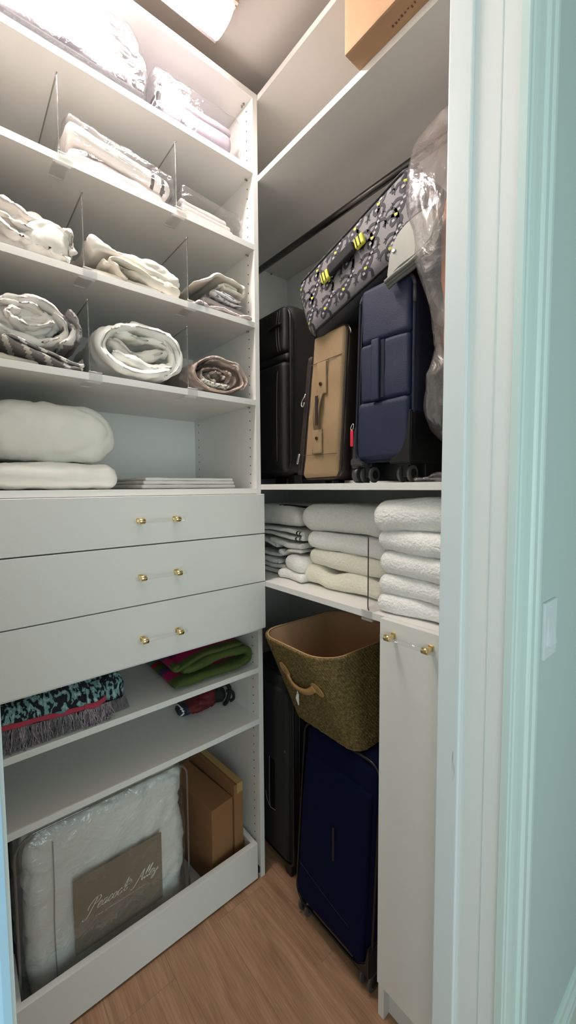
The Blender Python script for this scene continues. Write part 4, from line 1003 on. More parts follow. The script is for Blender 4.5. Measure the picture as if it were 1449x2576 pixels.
for f, nm in ((0.60, 'upper'), (0.345, 'lower')):
    z0, z1 = (zz(0.575), zz(0.79)) if nm == 'upper' else (zz(0.18), zz(0.345))
    c_ = tshear((0.277, 0, (z0+z1)/2))
    soft('handle_tab', (c_.x, 0.034, (z0+z1)/2), (0.040, 0.007, z1-z0), 0.003, 'case_tan', t, ne=2, ni=4)
    r_ = tshear((0.277, 0, zz(0.645) if nm == 'upper' else zz(0.285)))
    cyl('rivet', (r_.x, 0.0308, r_.z), (r_.x, 0.0262, r_.z), 0.0062, 'bronze', t, 14, bev=0.002)
hp = [tshear((0.2765, 0.031, zz(0.59))), tshear((0.2745, 0.022, zz(0.52))), tshear((0.273, 0.020, zz(0.46))), tshear((0.272, 0.022, zz(0.40))), tshear((0.271, 0.031, zz(0.335)))]
V = []; F = []
P_ = smoothpath(hp, 6)
for q in P_: V += [q+Vector((-0.0125, 0.001, 0)), q+Vector((0.0125, 0.001, 0)), q+Vector((0.0125, 0.005, 0)), q+Vector((-0.0125, 0.005, 0))]
for i in range(len(P_)-1):
    for k in range(4): F.append((4*i+k, 4*i+(k+1) % 4, 4*i+4+(k+1) % 4, 4*i+4+k))
F += [(0, 1, 2, 3), tuple(4*(len(P_)-1)+k for k in range(4))]
mesh('strap_handle', V, F, 'case_tan_dark', t, smooth=False)
box('strap_slot', 0.2620, 0.2740, 0.0195, 0.0212, zz(0.37), zz(0.565), 'case_brown', t, bev=0.0005)
# brown zip gusset on its left, zip pulls, wheel post on its right
tubes('zip_gusset', [smoothpath([tshear((0.193-d, 0.050+e*0.3, zz(f))) for f in (0.04, 0.3, 0.6, 0.86)], 6) for d, e in ((0.0, 0.0), (0.010, 0.010), (0.019, 0.022))], 0.0062, 'case_brown', t, 7)
tube('zip_pull', smoothpath([tshear((0.188, 0.040, zz(0.61))), tshear((0.186, 0.036, zz(0.585))), tshear((0.177, 0.035, zz(0.560))), tshear((0.177, 0.035, zz(0.53))), tshear((0.187, 0.035, zz(0.525))), tshear((0.191, 0.035, zz(0.55)))], 4), 0.0025, 'steel', t, 7)
soft('front_gusset', tshear((0.188, 0.160, zz(0.46))), (0.056, 0.215, 0.37), 0.018, 'case_brown', t, ne=3, ni=6, rot=Matrix.Rotation(0.13, 3, 'Y'))
soft('zip_slider', tshear((0.182, 0.038, zz(0.155))), (0.009, 0.006, 0.036), 0.0028, 'steel', t, ne=2, ni=3, rot=Matrix.Rotation(0.3, 3, 'Y'))
cyl('wheel_post', (0.382, 0.075, zm+0.042), (0.394, 0.075, zm+0.165), 0.014, 'grey_plastic', t, 18, bev=0.004)
soft('wheel_housing', (0.374, 0.10, zm+0.07), (0.026, 0.06, 0.12), 0.011, 'black_plastic', t, ne=3, ni=4)
cyl('wheel', (0.376, 0.082, zm+0.024), (0.396, 0.082, zm+0.024), 0.0235, 'grey_plastic', t, 22, bev=0.003)
for x in (0.22, 0.33): box('foot', x-0.012, x+0.012, 0.16, 0.19, zm, ZT0+0.008, 'black_plastic', t, bev=0.002)

# navy suitcase
t = thing('navy_suitcase', 'navy blue fabric suitcase on castors with red zip pull', 'suitcase', (0.52, 0.17, zm))
NX0, NX1, NZ0, NZ1 = 0.438, 0.606, zm+0.056, zm+0.512
def nsh(q):
    s = (q[2]-NZ0)/(NZ1-NZ0); x = q[0]
    return Vector((x-0.016*(1-s)*max(0, (NX1-x)/(NX1-NX0)), q[1], q[2]))
def nfn(c, h):
    q = nsh((c.x+(NX0+NX1)/2, 0, c.z+(NZ0+NZ1)/2)); return (q.x-(NX0+NX1)/2, c.y, c.z)
cx, cz = (NX0+NX1)/2, (NZ0+NZ1)/2
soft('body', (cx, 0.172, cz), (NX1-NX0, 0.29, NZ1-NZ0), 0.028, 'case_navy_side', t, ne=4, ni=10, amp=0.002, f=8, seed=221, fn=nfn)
soft('front_upper', (cx, 0.032, NZ0+0.388), (NX1-NX0-0.014, 0.034, 0.148), 0.015, 'case_navy', t, ne=4, ni=12, amp=0.003, f=10, wamp=0.002, wf=9, seed=223, fn=lambda c, h: (c.x, c.y, c.z))
soft('front_middle', (cx-0.003, 0.033, NZ0+0.238), (NX1-NX0-0.010, 0.034, 0.156), 0.012, 'case_navy', t, ne=4, ni=12, amp=0.003, f=10, wamp=0.002, wf=9, seed=225)
soft('front_lower', (cx-0.006, 0.032, NZ0+0.083), (NX1-NX0-0.004, 0.034, 0.158), 0.015, 'case_navy', t, ne=4, ni=12, amp=0.003, f=10, wamp=0.002, wf=9, seed=227)
soft('grab_handle', (cx-0.022, 0.012, NZ0+0.240), (0.026, 0.012, 0.160), 0.005, 'case_navy', t, ne=3, ni=8, amp=0.001, f=12, seed=229)
box('handle_gap', cx-0.008, cx+0.004, 0.0135, 0.017, NZ0+0.166, NZ0+0.314, 'seam_navy', t, bev=0.001)
tube('piping', rloop(NX0, NX1, NZ0+0.002, NZ1-0.002, 0.032, 0.026, sh=nsh), 0.0044, 'seam_navy', t, 6, closed=True)
tube('edge_guard', rloop(NX0, NX1+0.001, NZ0, NZ1, 0.034, 0.024)[0:13], 0.0046, 'grey_piping', t, 7)
tube('edge_guard', [(NX1+0.001, 0.024, NZ1-0.035), (NX1+0.001, 0.024, NZ1-0.075)], 0.0046, 'grey_piping', t, 7)
prism('corner_guard', [(NX1+0.004, NZ0-0.008), (NX1+0.004, NZ0+0.120), (NX1-0.004, NZ0+0.124), (NX1-0.010, NZ0+0.060), (NX1-0.026, NZ0+0.022), (NX1-0.058, NZ0+0.004), (NX1-0.062, NZ0-0.008)], 0.010, 0.300, 'xz', 'black_plastic', t, bev=0.003)
prism('corner_guard', [(NX0-0.020, NZ0-0.008), (NX0-0.020, NZ0+0.010), (NX0-0.008, NZ0+0.014), (NX0+0.010, NZ0+0.004), (NX0+0.024, NZ0-0.002), (NX0+0.024, NZ0-0.010)], 0.006, 0.29, 'xz', 'grey_plastic', t, bev=0.003)
box('underside_shade', NX0-0.02, NX1, 0.088, 0.300, zm+0.006, NZ0, 'black_plastic', t, bev=0.004)  # black block added under the case in place of shadow
soft('zip_gusset', (NX0-0.018, 0.18, cz), (0.032, 0.24, NZ1-NZ0-0.02), 0.016, 'black_cloth', t, ne=3, ni=8)
tubes('zip_line', [smoothpath([(NX0-0.020, 0.058, NZ1-0.030), (NX0-0.024, 0.054, NZ1-0.2), (NX0-0.026, 0.054, NZ0+0.1), (NX0-0.018, 0.060, NZ0+0.02)], 6)], 0.0028, 'grey_plastic', t, 6)
tube('zip_ring', smoothpath([(NX0-0.026, 0.024, NZ0+0.112), (NX0-0.031, 0.022, NZ0+0.102), (NX0-0.028, 0.020, NZ0+0.094), (NX0-0.022, 0.020, NZ0+0.096), (NX0-0.021, 0.022, NZ0+0.106)], 4, True), 0.0014, 'steel', t, 5, closed=True)
soft('zip_tag', (NX0-0.0240, 0.018, NZ0+0.070), (0.0105, 0.004, 0.046), 0.0018, 'red_tag', t, ne=2, ni=2)
for x in (0.452, 0.574): caster(t, x, 0.052, zm, 0.0225, 0.011)
for x in (0.452, 0.574): box('castor_mount', x-0.02, x+0.02, 0.035, 0.075, zm+0.044, NZ0+0.004, 'black_plastic', t, bev=0.002)

# lizard-print bag lying across the suitcases
t = thing('lizard_print_bag', 'grey wheeled bag with lizard print and yellow handle tabs, lying on suitcases', 'bag', (0.41, 0.14, 1.97))
TH = math.radians(18); RL = Matrix(((math.cos(TH), 0, -math.sin(TH)), (0, 1, 0), (math.sin(TH), 0, math.cos(TH))))
HB = Vector((0.225, 0.140, 0.105)); RB = 0.045; BC = Vector((0.4216, 0.142, 2.110))
def lb(u, y, v): return RL @ Vector((u, y, v)) + BC
def puff(u, v): return 0.0
def fsurf(u, v, off=0.0008):
    du = max(0, abs(u)-(HB.x-RB)); dv = max(0, abs(v)-(HB.z-RB)); d = min(RB*0.999, math.hypot(du, dv))
    return -(HB.y-RB)-math.sqrt(RB*RB-d*d)-off
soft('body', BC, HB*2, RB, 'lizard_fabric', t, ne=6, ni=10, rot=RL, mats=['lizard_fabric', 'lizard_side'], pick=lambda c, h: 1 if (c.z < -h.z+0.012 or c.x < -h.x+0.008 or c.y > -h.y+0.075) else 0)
rows = [(0.070, 0.020), (0.012, -0.022), (-0.050, 0.016)]
V = []; F = []; FM = []
def stroke2(pts, wd, mi):
    P = smoothpath([(a, b, 0) for a, b in pts], 4); m = len(P); o_ = len(V)
    for i, q in enumerate(P):
        tt = P[min(m-1, i+1)]-P[max(0, i-1)]; tt.normalize(); nn = Vector((-tt.y, tt.x, 0)); w_ = wd(i/(m-1)) if callable(wd) else wd
        for s in (1, -1):
            e = q+nn*s*w_; uu = max(-HB.x+0.004, min(HB.x-0.002, e.x)); vv = max(-HB.z+0.004, min(HB.z-0.004, e.y))
            V.append(lb(uu, fsurf(uu, vv, 0.0007+0.0004*mi), vv))
    for i in range(m-1): F.append((o_+2*i, o_+2*i+1, o_+2*i+3, o_+2*i+2)); FM.append(mi)
def gecko(u, v, s, ang):
    c_, n_ = math.cos(ang), math.sin(ang)
    def tr(p): return (u+s*(p[0]*c_-p[1]*n_), v+s*(p[0]*n_+p[1]*c_))
    sp = [(-.62, .02), (-.50, .00), (-.30, .04), (-.08, -.02), (.14, .02), (.34, .10), (.56, .28), (.66, .50), (.58, .68), (.44, .70)]
    stroke2([tr(p) for p in sp], lambda q: s*(0.062+0.080*math.sin(PI*min(1, q*2.2)))*(1-0.72*max(0, q-0.45)/0.55), 0)
    for a, b, d in (((-.34, .04), (-.42, .22), (-.56, .26)), ((-.34, .0), (-.30, -.22), (-.46, -.30)), ((.10, .04), (.02, .24), (-.12, .30)), ((.12, .0), (.22, -.20), (.10, -.32))):
        stroke2([tr(a), tr(b), tr(d)], s*0.046, 0)
        for e in ((-.10, .06), (-.12, -.04), (.02, .09 if d[1] > 0 else -.09)):
            stroke2([tr(d), tr((d[0]+e[0], d[1]+e[1]))], s*0.016, 0)
    for q in range(6):
        x = -.50+.15*q; stroke2([tr((x, .035)), tr((x+.07, -.02))], s*0.036, 1)
    stroke2([tr((-.33, .07)), tr((-.27, -.03))], s*0.032, 2)
for r_, (v0, u0) in enumerate(rows):
    for k in range(6):
        gecko(-0.195+0.078*k+u0, v0+0.005*math.sin(k*2.1+r_), 0.084, math.radians(34 + 9*math.sin(k*1.7+r_)))
pr = mesh('lizard_print', V, F, 'lizard_ink', t, smooth=False, mats=['lizard_ink', 'lizard_light', 'lizard_yellow'], fmat=FM); pr['kind'] = 'stuff'
def along(v, u0, u1, off, n=14): return [lb(u0+(u1-u0)*k/n, fsurf(u0+(u1-u0)*k/n, v, off), v) for k in range(n+1)]
tube('zip_track', along(0.074, -0.218, 0.218, 0.0), 0.0042, 'black_cloth', t, 7)
tube('piping', along(-0.092, -0.216, 0.219, 0.0), 0.0040, 'black_plastic', t, 7)
tube('piping', along(0.100, -0.212, 0.219, -0.002), 0.0040, 'black_plastic', t, 7)
tube('end_piping', [lb(-0.219, fsurf(-0.219, v_, 0.0), v_) for v_ in (-0.09, -0.05, 0.0, 0.05, 0.097)], 0.004, 'black_plastic', t, 7)
soft('carry_handle', lb(-0.022, -HB.y-0.013, 0.010), (0.098, 0.016, 0.034), 0.007, 'black_cloth', t, ne=3, ni=8, rot=RL)
for u in (-0.088, 0.044):
    soft('yellow_tab', lb(u, -HB.y-0.010, 0.010), (0.030, 0.012, 0.030), 0.004, 'yellow_band', t, ne=3, ni=6, rot=RL)
    for d in (-0.007, 0.004): soft('tab_stitch', lb(u+d, -HB.y-0.0162, 0.010), (0.0032, 0.002, 0.030), 0.0008, 'black_cloth', t, ne=2, ni=2, rot=RL)
sk = prism('skid_plate', [(p.x, p.y) for p in smoothpath([(0.556, 2.000, 0), (0.557, 2.030, 0), (0.562, 2.056, 0), (0.578, 2.086, 0), (0.606, 2.104, 0), (0.650, 2.112, 0), (0.672, 2.104, 0), (0.676, 2.050, 0), (0.640, 2.026, 0), (0.590, 2.014, 0)], 4, True)], -0.016, 0.010, 'xz', 'skid_plate', t, bev=0.002)
cyl('plate_rivet', (0.5745, -0.0162, 2.056), (0.5745, -0.0195, 2.056), 0.0052, 'steel', t, 14, bev=0.0015)
tubes('skid_ridge', [smoothpath([(0.545, -0.010+0.006*k, 1.996-0.004*k), (0.575, -0.012+0.006*k, 2.004-0.004*k), (0.62, -0.014+0.006*k, 2.013-0.004*k), (0.672, -0.016+0.006*k, 2.032-0.004*k)], 6) for k in range(3)], 0.0058, 'skid_ridge', t, 7)

# garment in a clear plastic cover, hung from the rod
t = thing('garment_bag', 'brown fur coat hanging in a clear plastic cover at the right of the bay', 'garment bag', (0.69, 0.25, 1.58))
def loft(name, rings, mat, parent, N=44, p=2.6, amp=0.0, f=10, wamp=0.0, wf=14, seed=1):
    """rings: (z, x left, x right, y front, y back)"""
    R_ = smoothpath([(a, b, c_) for a, b, c_, d, e in rings], 5); Q_ = smoothpath([(d, e, 0) for a, b, c_, d, e in rings], 5); V = []; F = []
    for (a, q) in zip(R_, Q_):
        z, x0, x1 = a; y0, y1, _ = q
        for k in range(N):
            an = 2*PI*k/N; c_, s_ = math.cos(an), math.sin(an); e = (abs(c_)**p+abs(s_)**p)**(-1/p)
            co = Vector(((x0+x1)/2+(x1-x0)/2*c_*e, (y0+y1)/2+(y1-y0)/2*s_*e, z))
            nrm = Vector((c_, s_, 0)); d = amp*lumps(co, f, seed)+wamp*(wrinkle(Vector((co.x, co.y, co.z*0.5)), wf, seed)-0.5)
            V.append(co+nrm*d)
    m = len(R_)
    for i in range(m-1):
        for k in range(N): F.append((i*N+k, i*N+(k+1) % N, (i+1)*N+(k+1) % N, (i+1)*N+k))
    F.append(tuple(range(N))[::-1]); F.append(tuple((m-1)*N+k for k in range(N)))
    return mesh(name, V, F, mat, parent)
loft('plastic_cover', [(2.345, 0.640, 0.715, 0.08, 0.36), (2.325, 0.612, 0.735, 0.020, 0.42), (2.275, 0.588, 0.745, 0.002, 0.45), (2.20, 0.592, 0.748, -0.022, 0.46), (2.10, 0.606, 0.748, -0.034, 0.46), (2.00, 0.622, 0.748, -0.030, 0.46),
      (1.90, 0.650, 0.748, -0.012, 0.46), (1.82, 0.660, 0.748, 0.0, 0.46), (1.75, 0.645, 0.748, 0.0, 0.46), (1.68, 0.628, 0.748, 0.01, 0.45), (1.63, 0.632, 0.745, 0.03, 0.43), (1.595, 0.655, 0.735, 0.07, 0.40)],
     'garment_film', t, N=64, p=5.0, amp=0.006, f=11, wamp=0.014, wf=16, seed=231)
loft('coat', [(2.27, 0.668, 0.722, 0.10, 0.36), (2.20, 0.652, 0.735, 0.05, 0.40), (2.05, 0.652, 0.738, 0.012, 0.42), (1.90, 0.664, 0.738, 0.012, 0.42), (1.80, 0.666, 0.738, 0.012, 0.42), (1.755, 0.678, 0.736, 0.02, 0.41)],
     'fur_brown', t, N=30, amp=0.006, f=18, wamp=0.006, wf=20, seed=233)
loft('lining', [(1.762, 0.690, 0.735, 0.055, 0.40), (1.70, 0.672, 0.738, 0.035, 0.42), (1.65, 0.668, 0.735, 0.045, 0.41), (1.620, 0.690, 0.722, 0.09, 0.38)], 'lining_grey', t, N=26, amp=0.004, f=18, wamp=0.006, wf=20, seed=235)
tube('hanger_hook', smoothpath([(0.695, 0.25, 2.34), (0.695, 0.25, 2.44), (0.695, 0.233, 2.462), (0.695, 0.236, 2.481), (0.695, 0.25, 2.4828), (0.695, 0.264, 2.476)], 5), 0.0022, 'steel', t, 6)
o = soft('plastic_wrap', (0.672, 0.066, zm+0.018), (0.13, 0.10, 0.034), 0.014, 'bag_film', None, ne=5, ni=16, amp=0.006, f=26, wamp=0.014, wf=34, seed=241, fn=lambda v, h: (v.x, v.y, (v.z+h.z)*(0.35+0.65*(v.x/h.x+1)/2)-h.z))
for v in o.data.vertices: v.co.z = max(v.co.z, zm+0.0002)
tag(o, 'crumpled clear plastic film on the middle shelf beside the navy castors', 'plastic film')

# ------------------------------------------------------------------ towels on the lower shelf
zl = Z3+T+0.0006
def towel(label, x0, x1, y0, y1, z0, z1, mat, seed, group, slope=0.0, bow=0.0, amp=0.004, sag=0.0):
    h_ = z1-z0
    def fn(c, h):
        s = c.x/h.x; fr = max(0, -c.y/h.y)
        return (c.x, c.y+0.010*math.sin(s*2.2+seed), c.z+slope*s+bow*(1-s*s)*(1 if c.z > 0 else 0.6)-sag*fr*fr)
    o = soft('bath_towel', ((x0+x1)/2, (y0+y1)/2, (z0+z1)/2), (x1-x0, y1-y0, h_), h_*0.485, mat, None, ne=7, ni=(26, 20, 3), amp=amp, f=13, wamp=0.002, wf=30, seed=seed, fn=fn)
    for v in o.data.vertices: v.co.z = max(v.co.z, zl+0.0003)
    return tag(o, label, 'towel', group)
G1 = 'thick white towels beside the door frame'
towel('lowest white towel of the thick stack nearest the door frame', 0.500, 0.750, 0.022, 0.40, zl, zl+0.050, 'terry_bright', 1, G1)
towel('second white towel from the bottom of the stack nearest the door frame', 0.497, 0.752, 0.020, 0.40, zl+0.047, zl+0.104, 'terry_white', 2, G1)
towel('middle white towel of the stack nearest the door frame', 0.492, 0.752, 0.018, 0.40, zl+0.101, zl+0.168, 'terry_bright', 3, G1)
towel('second white towel from the top of the stack nearest the door frame', 0.486, 0.752, 0.020, 0.40, zl+0.165, zl+0.226, 'terry_white', 4, G1)
towel('topmost plump white towel of the stack nearest the door frame', 0.478, 0.752, 0.018, 0.40, zl+0.222, zl+0.306, 'terry_white', 6, G1, slope=0.008, bow=0.004)
G2 = 'towels in the middle stack'
def cream_fold(o):
    for v in o.data.vertices:
        a = v.co.x
        if v.co.y < 0.25: v.co.z = max(zl+0.0003, v.co.z+0.008*math.sin((a-0.13)*34)*max(0, min(1, (0.25-v.co.y)/0.12))*(1 if v.co.z > zl+0.02 else 0.35))
    return o
cream_fold(towel('lowest rumpled cream towel of the middle stack', 0.112, 0.470, 0.085, 0.42, zl, zl+0.062, 'terry_cream', 11, G2, amp=0.007))
towel('second from lowest ivory towel of the middle stack', 0.150, 0.482, 0.092, 0.42, zl+0.066, zl+0.124, 'terry_cream', 12, G2, slope=-0.006)
towel('second from top white towel of the middle stack', 0.145, 0.482, 0.090, 0.42, zl+0.124, zl+0.186, 'terry_white', 13, G2, slope=-0.005)
towel('topmost thick greyish white towel of the middle stack', 0.116, 0.476, 0.080, 0.42, zl+0.186, zl+0.278, 'terry_grey', 14, G2, bow=0.004, amp=0.003)
G3 = 'small white towels in front'
towel('lower small white towel at the shelf front by the drawers', 0.000, 0.150, 0.066, 0.25, zl, zl+0.034, 'terry_bright', 21, G3)
towel('upper small white towel at the shelf front by the drawers', 0.018, 0.148, 0.072, 0.25, zl+0.032, zl+0.088, 'terry_bright', 22, G3)
def pile(label, path, th, mat, seed, y0=0.10, **kw):
    o = ribbon('folded_towel', path, th, y0, 0.42, 'xz', mat, None, amp=0.003, f=14, seed=seed, lipj=0.012, floor=zl, **kw)
    return tag(o, label, 'towel', 'folded towels behind the drawer corner')
pile('white towel folded in three at the bottom of the shaded stack behind the drawers', [(-0.19, zl+0.012), (-0.10, zl+0.011), (-0.03, zl+0.012), (-0.012, zl+0.022), (-0.03, zl+0.032), (-0.17, zl+0.032), (-0.185, zl+0.042), (-0.16, zl+0.052), (-0.05, zl+0.052), (-0.022, zl+0.048)], 0.0165, 'terry_grey', 31)
pile('white towel with a small rolled edge low in the shaded stack', [(-0.19, zl+0.082), (-0.09, zl+0.078), (-0.03, zl+0.080), (-0.008, zl+0.090), (-0.018, zl+0.096), (-0.004, zl+0.086), (0.03, zl+0.100), (0.08, zl+0.103), (0.105, zl+0.104)], 0.014, 'terry_grey', 33)
pile('white towel with a larger rolled edge in the middle of the shaded stack', [(-0.19, zl+0.135), (-0.10, zl+0.126), (-0.055, zl+0.112), (-0.050, zl+0.124), (-0.075, zl+0.132), (-0.02, zl+0.126), (0.03, zl+0.120), (0.09, zl+0.124), (0.108, zl+0.127)], 0.018, 'terry_grey', 35)
def blackstripe(c): return 1 if c.y < 0.118 and ((c.z < zl+0.184 and 0.072 < c.x < 0.079) or (c.z < zl+0.184 and 0.087 < c.x < 0.092)) else 0
pile('white towel with short black end stripes, under the striped top towel', [(-0.19, zl+0.162), (-0.06, zl+0.158), (0.05, zl+0.152), (0.106, zl+0.150), (0.114, zl+0.160), (0.095, zl+0.170), (0.0, zl+0.178), (-0.17, zl+0.178), (-0.19, zl+0.186)], 0.013, 'terry_grey', 37, mats=['terry_grey', 'stripe_black'], pick=blackstripe)
t = thing('striped_towel', 'white towel with two black stripes on top of the shaded stack', 'towel', (-0.04, 0.24, zl+0.19))
def dome(c, h): return (c.x, c.y, c.z*(1-0.65*max(0, c.x/h.x)**2) if c.z > 0 else c.z)
soft('folded_cloth', (-0.045, 0.262, zl+0.233), (0.29, 0.33, 0.080), 0.036, 'terry_grey', t, ne=5, ni=(24, 16, 3), amp=0.003, f=9, wamp=0.002, wf=10, seed=39, fn=dome)
def dz(x, y):
    s = (x+0.045)/0.145; e = max(0, (0.133-y)/0.036)
    return zl+0.233+0.040*(1-0.65*max(0, s)**2)*math.sqrt(max(0, 1-min(1, e)**2))+0.0015
tubes('woven_stripe', [[(x+0.10*q, 0.118+0.09*q*q, dz(x+0.10*q, 0.118+0.09*q*q)) for q in [k/10 for k in range(11)]][::-1] for x in (-0.040, -0.016)], 0.0022, 'stripe_black', t, 5)

# ------------------------------------------------------------------ under the shelf: luggage and basket
t = thing('charcoal_suitcase', 'charcoal soft suitcase standing on the floor behind the basket', 'suitcase', (-0.04, 0.2, 0))
soft('body', (-0.050, 0.195, 0.415), (0.28, 0.27, 0.745), 0.035, 'case_charcoal', t, ne=4, ni=8, amp=0.002, f=6, seed=251)
soft('front_panel', (-0.050, 0.064, 0.400), (0.255, 0.030, 0.665), 0.014, 'case_charcoal', t, ne=3, ni=10, amp=0.003, f=6, seed=253)
box('handle_recess', -0.030, 0.006, 0.0475, 0.052, 0.235, 0.440, 'black_plastic', t, bev=0.002)
tube('recess_rim', smoothpath([(-0.028, 0.047, 0.440), (-0.029, 0.046, 0.34), (-0.027, 0.0465, 0.245), (-0.012, 0.047, 0.236), (0.008, 0.0475, 0.240)], 6), 0.0012, 'stitch_grey', t, 5)
tube('recess_lip', smoothpath([(-0.055, 0.0475, 0.285), (-0.045, 0.0470, 0.255), (-0.028, 0.0468, 0.236)], 6), 0.0012, 'stitch_grey', t, 5)
tube('rim', rloop(-0.19, 0.091, 0.045, 0.785, 0.035, 0.070), 0.0055, 'black_plastic', t, 7, closed=True)
tube('side_zip', [(0.091, 0.10, 0.09), (0.091, 0.10, 0.74)], 0.0045, 'black_plastic', t, 7)
cyl('rivet', (0.066, 0.0495, 0.505), (0.066, 0.0475, 0.505), 0.005, 'grey_plastic', t, 12)
for x in (-0.16, 0.06):
    for y in (0.085, 0.30): box('foot', x-0.016, x+0.016, y-0.016, y+0.016, 0.0005, 0.046, 'black_plastic', t, bev=0.003)

t = thing('large_navy_suitcase', 'tall dark navy suitcase standing on castors under the basket', 'suitcase', (0.33, 0.18, 0))
LN = lambda c, h: (c.x, c.y+0.045*(c.z/h.z+1)/2, c.z)
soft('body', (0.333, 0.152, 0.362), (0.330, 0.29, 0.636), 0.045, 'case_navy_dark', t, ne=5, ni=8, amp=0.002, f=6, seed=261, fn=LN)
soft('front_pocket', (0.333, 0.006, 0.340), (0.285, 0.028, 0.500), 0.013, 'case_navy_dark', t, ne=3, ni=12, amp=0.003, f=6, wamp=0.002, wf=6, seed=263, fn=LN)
tube('piping', [(p[0], p[1]+0.045*(p[2]-0.044)/0.636, p[2]) for p in rloop(0.170, 0.496, 0.048, 0.676, 0.045, 0.014)], 0.0044, 'black_plastic', t, 7, closed=True)
tube('side_zip', smoothpath([(0.168, 0.085, 0.12), (0.166, 0.10, 0.35), (0.168, 0.125, 0.62)], 5), 0.005, 'black_plastic', t, 7)
soft('zip_pull', (0.162, 0.050, 0.135), (0.006, 0.004, 0.066), 0.0018, 'bronze', t, ne=2, ni=2)
box('handle_slot', 0.344, 0.352, 0.012, 0.0165, 0.200, 0.420, 'black_plastic', t, bev=0.0015)
tubes('seam', [smoothpath([(0.200, 0.0015, 0.205), (0.30, -0.003, 0.190), (0.40, -0.002, 0.170), (0.465, 0.002, 0.160)], 5)], 0.0011, 'seam_navy', t, 5)
prism('corner_guard', [(0.500, 0.060), (0.500, 0.150), (0.492, 0.155), (0.482, 0.100), (0.455, 0.075), (0.430, 0.066), (0.430, 0.060)], 0.004, 0.26, 'xz', 'black_plastic', t, bev=0.003)
for x in (0.205, 0.478):
    for y in (0.035, 0.25): caster(t, x, y, 0.0004, 0.030, 0.011)

# seagrass basket on the navy suitcase
t = thing('seagrass_basket', 'woven seagrass basket with tan lining, leather handle and white tag', 'basket', (0.25, 0.16, 0.684))
BZ0, BZ1 = 0.684, 0.978
B0 = (0.122, 0.424, 0.040, 0.300, 0.050); B1 = (0.046, 0.392, -0.066, 0.350, 0.095)
def rrect(s, n=16, inset=0.0):
    x0, x1, y0, y1, r = [a+(b-a)*s for a, b in zip(B0, B1)]; x0 += inset; x1 -= inset; y0 += inset; y1 -= inset; r = max(0.01, r-inset); out = []
    for (cx, cy, a0) in ((x1-r, y1-r, 0), (x0+r, y1-r, PI/2), (x0+r, y0+r, PI), (x1-r, y0+r, 1.5*PI)):
        for k in range(n):
            a = a0+PI/2*k/n; out.append(Vector((cx+r*math.cos(a), cy+r*math.sin(a), 0)))
    res = []
    m = len(out)
    for i in range(m):   # extra points along the straight sides
        a, b = out[i], out[(i+1) % m]; res.append(a)
        if (b-a).length > 0.03:
            for q in range(1, 14): res.append(a.lerp(b, q/14))
    return res
def basket():
    NR = 46; V = []; F = []; rings = []
    prof = []
    for k in range(NR*4+1):
        s = k/(NR*4); prof.append((s, -0.0022*abs(math.sin(PI*k/4))))
    for s, ins in prof:
        rings.append([(p, BZ0+(BZ1-BZ0)*s) for p in rrect(s, 10, ins)])
    N = len(rings[0])
    for ri, R_ in enumerate(rings):
        for k, (p, z) in enumerate(R_):
            wob = 0.0012*math.sin(k*2.4+(ri//4)*1.57)
            V.append(Vector((p.x, p.y, z-0.012*math.sin(PI*k/N)*0+wob)))
    for i in range(len(rings)-1):
        for k in range(N): F.append((i*N+k, i*N+(k+1) % N, (i+1)*N+(k+1) % N, (i+1)*N+k))
    # turn over the rim and come back down on the inside a little
    o_ = len(V); top = rings[-1]
    for dz, ins in ((0.004, 0.003), (0.003, 0.007), (-0.01, 0.008)):
        for p, z in [(q, BZ1+dz) for q in rrect(1.0, 10, ins)]: V.append(Vector((p.x, p.y, z)))
    base = (len(rings)-1)*N
    for i in range(3):
        a0 = base if i == 0 else o_+(i-1)*N; b0 = o_+i*N
        for k in range(N): F.append((a0+k, a0+(k+1) % N, b0+(k+1) % N, b0+k))
    F.append(tuple(range(N))[::-1])
    mesh('woven_wall', V, F, 'seagrass', t)
    rim = [Vector((p.x, p.y, BZ1+0.002)) for p in rrect(1.0, 10, 0.003)]
    tube('rim_braid', rim, 0.0052, 'seagrass', t, 8, closed=True)
    V = []; F = []
    for s in (0.0, 0.03, 0.25, 0.5, 0.75, 0.99):
        for p in rrect(s, 10, 0.009): V.append(Vector((p.x, p.y, BZ0+0.006+(BZ1-BZ0)*s)))
    N = len(V)//6
    for i in range(5):
        for k in range(N): F.append((i*N+k, (i+1)*N+k, (i+1)*N+(k+1) % N, i*N+(k+1) % N))
    F.append(tuple(range(N)))
    mesh('lining', V, F, 'basket_lining', t)
    tube('lining_edge', [Vector((p.x, p.y, BZ1+0.0055)) for p in rrect(1.0, 10, 0.0075)], 0.0026, 'basket_lining', t, 6, closed=True)
basket()
def fy(z): s = (z-BZ0)/(BZ1-BZ0); return B0[2]+(B1[2]-B0[2])*s
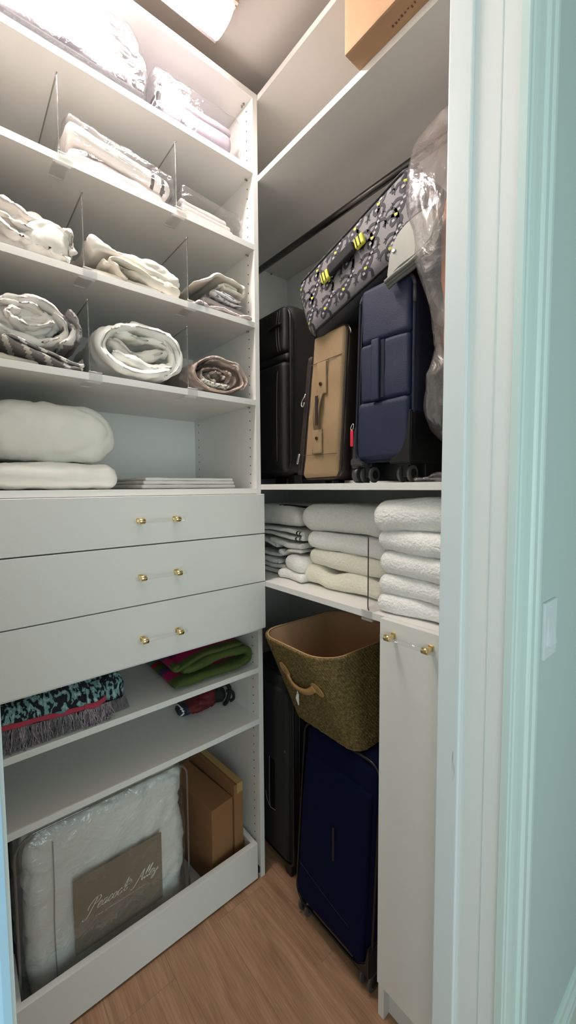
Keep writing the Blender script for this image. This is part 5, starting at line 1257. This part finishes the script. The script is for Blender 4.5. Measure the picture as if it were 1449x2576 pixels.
def lh():
    # leather grip: two leaf-shaped ends and a drooping strap between them
    def leaf(cx, cz, ang, nm):
        V = []; F = []; pts = []
        for k in range(20):
            a = 2*PI*k/20; u, v = 0.026*math.cos(a), 0.0155*math.sin(a)
            u2_, v2_ = u*math.cos(ang)-v*math.sin(ang), u*math.sin(ang)+v*math.cos(ang); pts.append((cx+u2_, cz+v2_))
        for d in (-0.0075, -0.0040):
            V += [Vector((a, fy(b)+d, b)) for a, b in pts]
        F.append(tuple(range(20))); F.append(tuple(range(39, 19, -1)))
        F += [(k, 20+k, 20+(k+1) % 20, (k+1) % 20) for k in range(20)]
        mesh(nm, V, F, 'leather_tan', t, smooth=False)
        tubes('slit', [[(cx-0.009*math.cos(ang), fy(cz)-0.0078, cz-0.009*math.sin(ang)), (cx+0.009*math.cos(ang), fy(cz)-0.0078, cz+0.009*math.sin(ang))]], 0.0010, 'thread', t, 4)
    leaf(0.176, 0.888, -0.95, 'handle_end'); leaf(0.326, 0.874, -0.55, 'handle_end')
    P_ = smoothpath([(0.184, 0, 0.872), (0.205, 0, 0.850), (0.240, 0, 0.842), (0.278, 0, 0.848), (0.312, 0, 0.872)], 6); V = []; F = []
    m = len(P_)
    for i, q in enumerate(P_):
        s = i/(m-1); bul = 0.010*math.sin(PI*s); tt = P_[min(m-1, i+1)]-P_[max(0, i-1)]; tt.normalize(); nn = Vector((-tt.z, 0, tt.x))*0.0105
        for sg, d in ((1, 0), (-1, 0), (-1, 0.004), (1, 0.004)):
            p = q+nn*sg; V.append(Vector((p.x, fy(p.z)-0.0085-bul+d, p.z)))
    for i in range(m-1):
        for k in range(4): F.append((4*i+k, 4*i+(k+1) % 4, 4*i+4+(k+1) % 4, 4*i+4+k))
    F += [(0, 1, 2, 3), tuple(4*(m-1)+k for k in range(4))]
    mesh('handle_strap', V, F, 'leather_tan', t)
    tube('tag_string', smoothpath([(0.208, fy(0.86)-0.018, 0.862), (0.196, fy(0.83)-0.014, 0.838), (0.204, fy(0.81)-0.012, 0.816), (0.214, fy(0.81)-0.012, 0.812), (0.238, fy(0.82)-0.014, 0.832)], 5), 0.0007, 'thread', t, 4)
    prism('price_tag', [(0.209, 0.818), (0.216, 0.808), (0.217, 0.772), (0.214, 0.771), (0.201, 0.790)], fy(0.79)-0.015, fy(0.79)-0.0142, 'xz', 'paper_white', t)
lh()
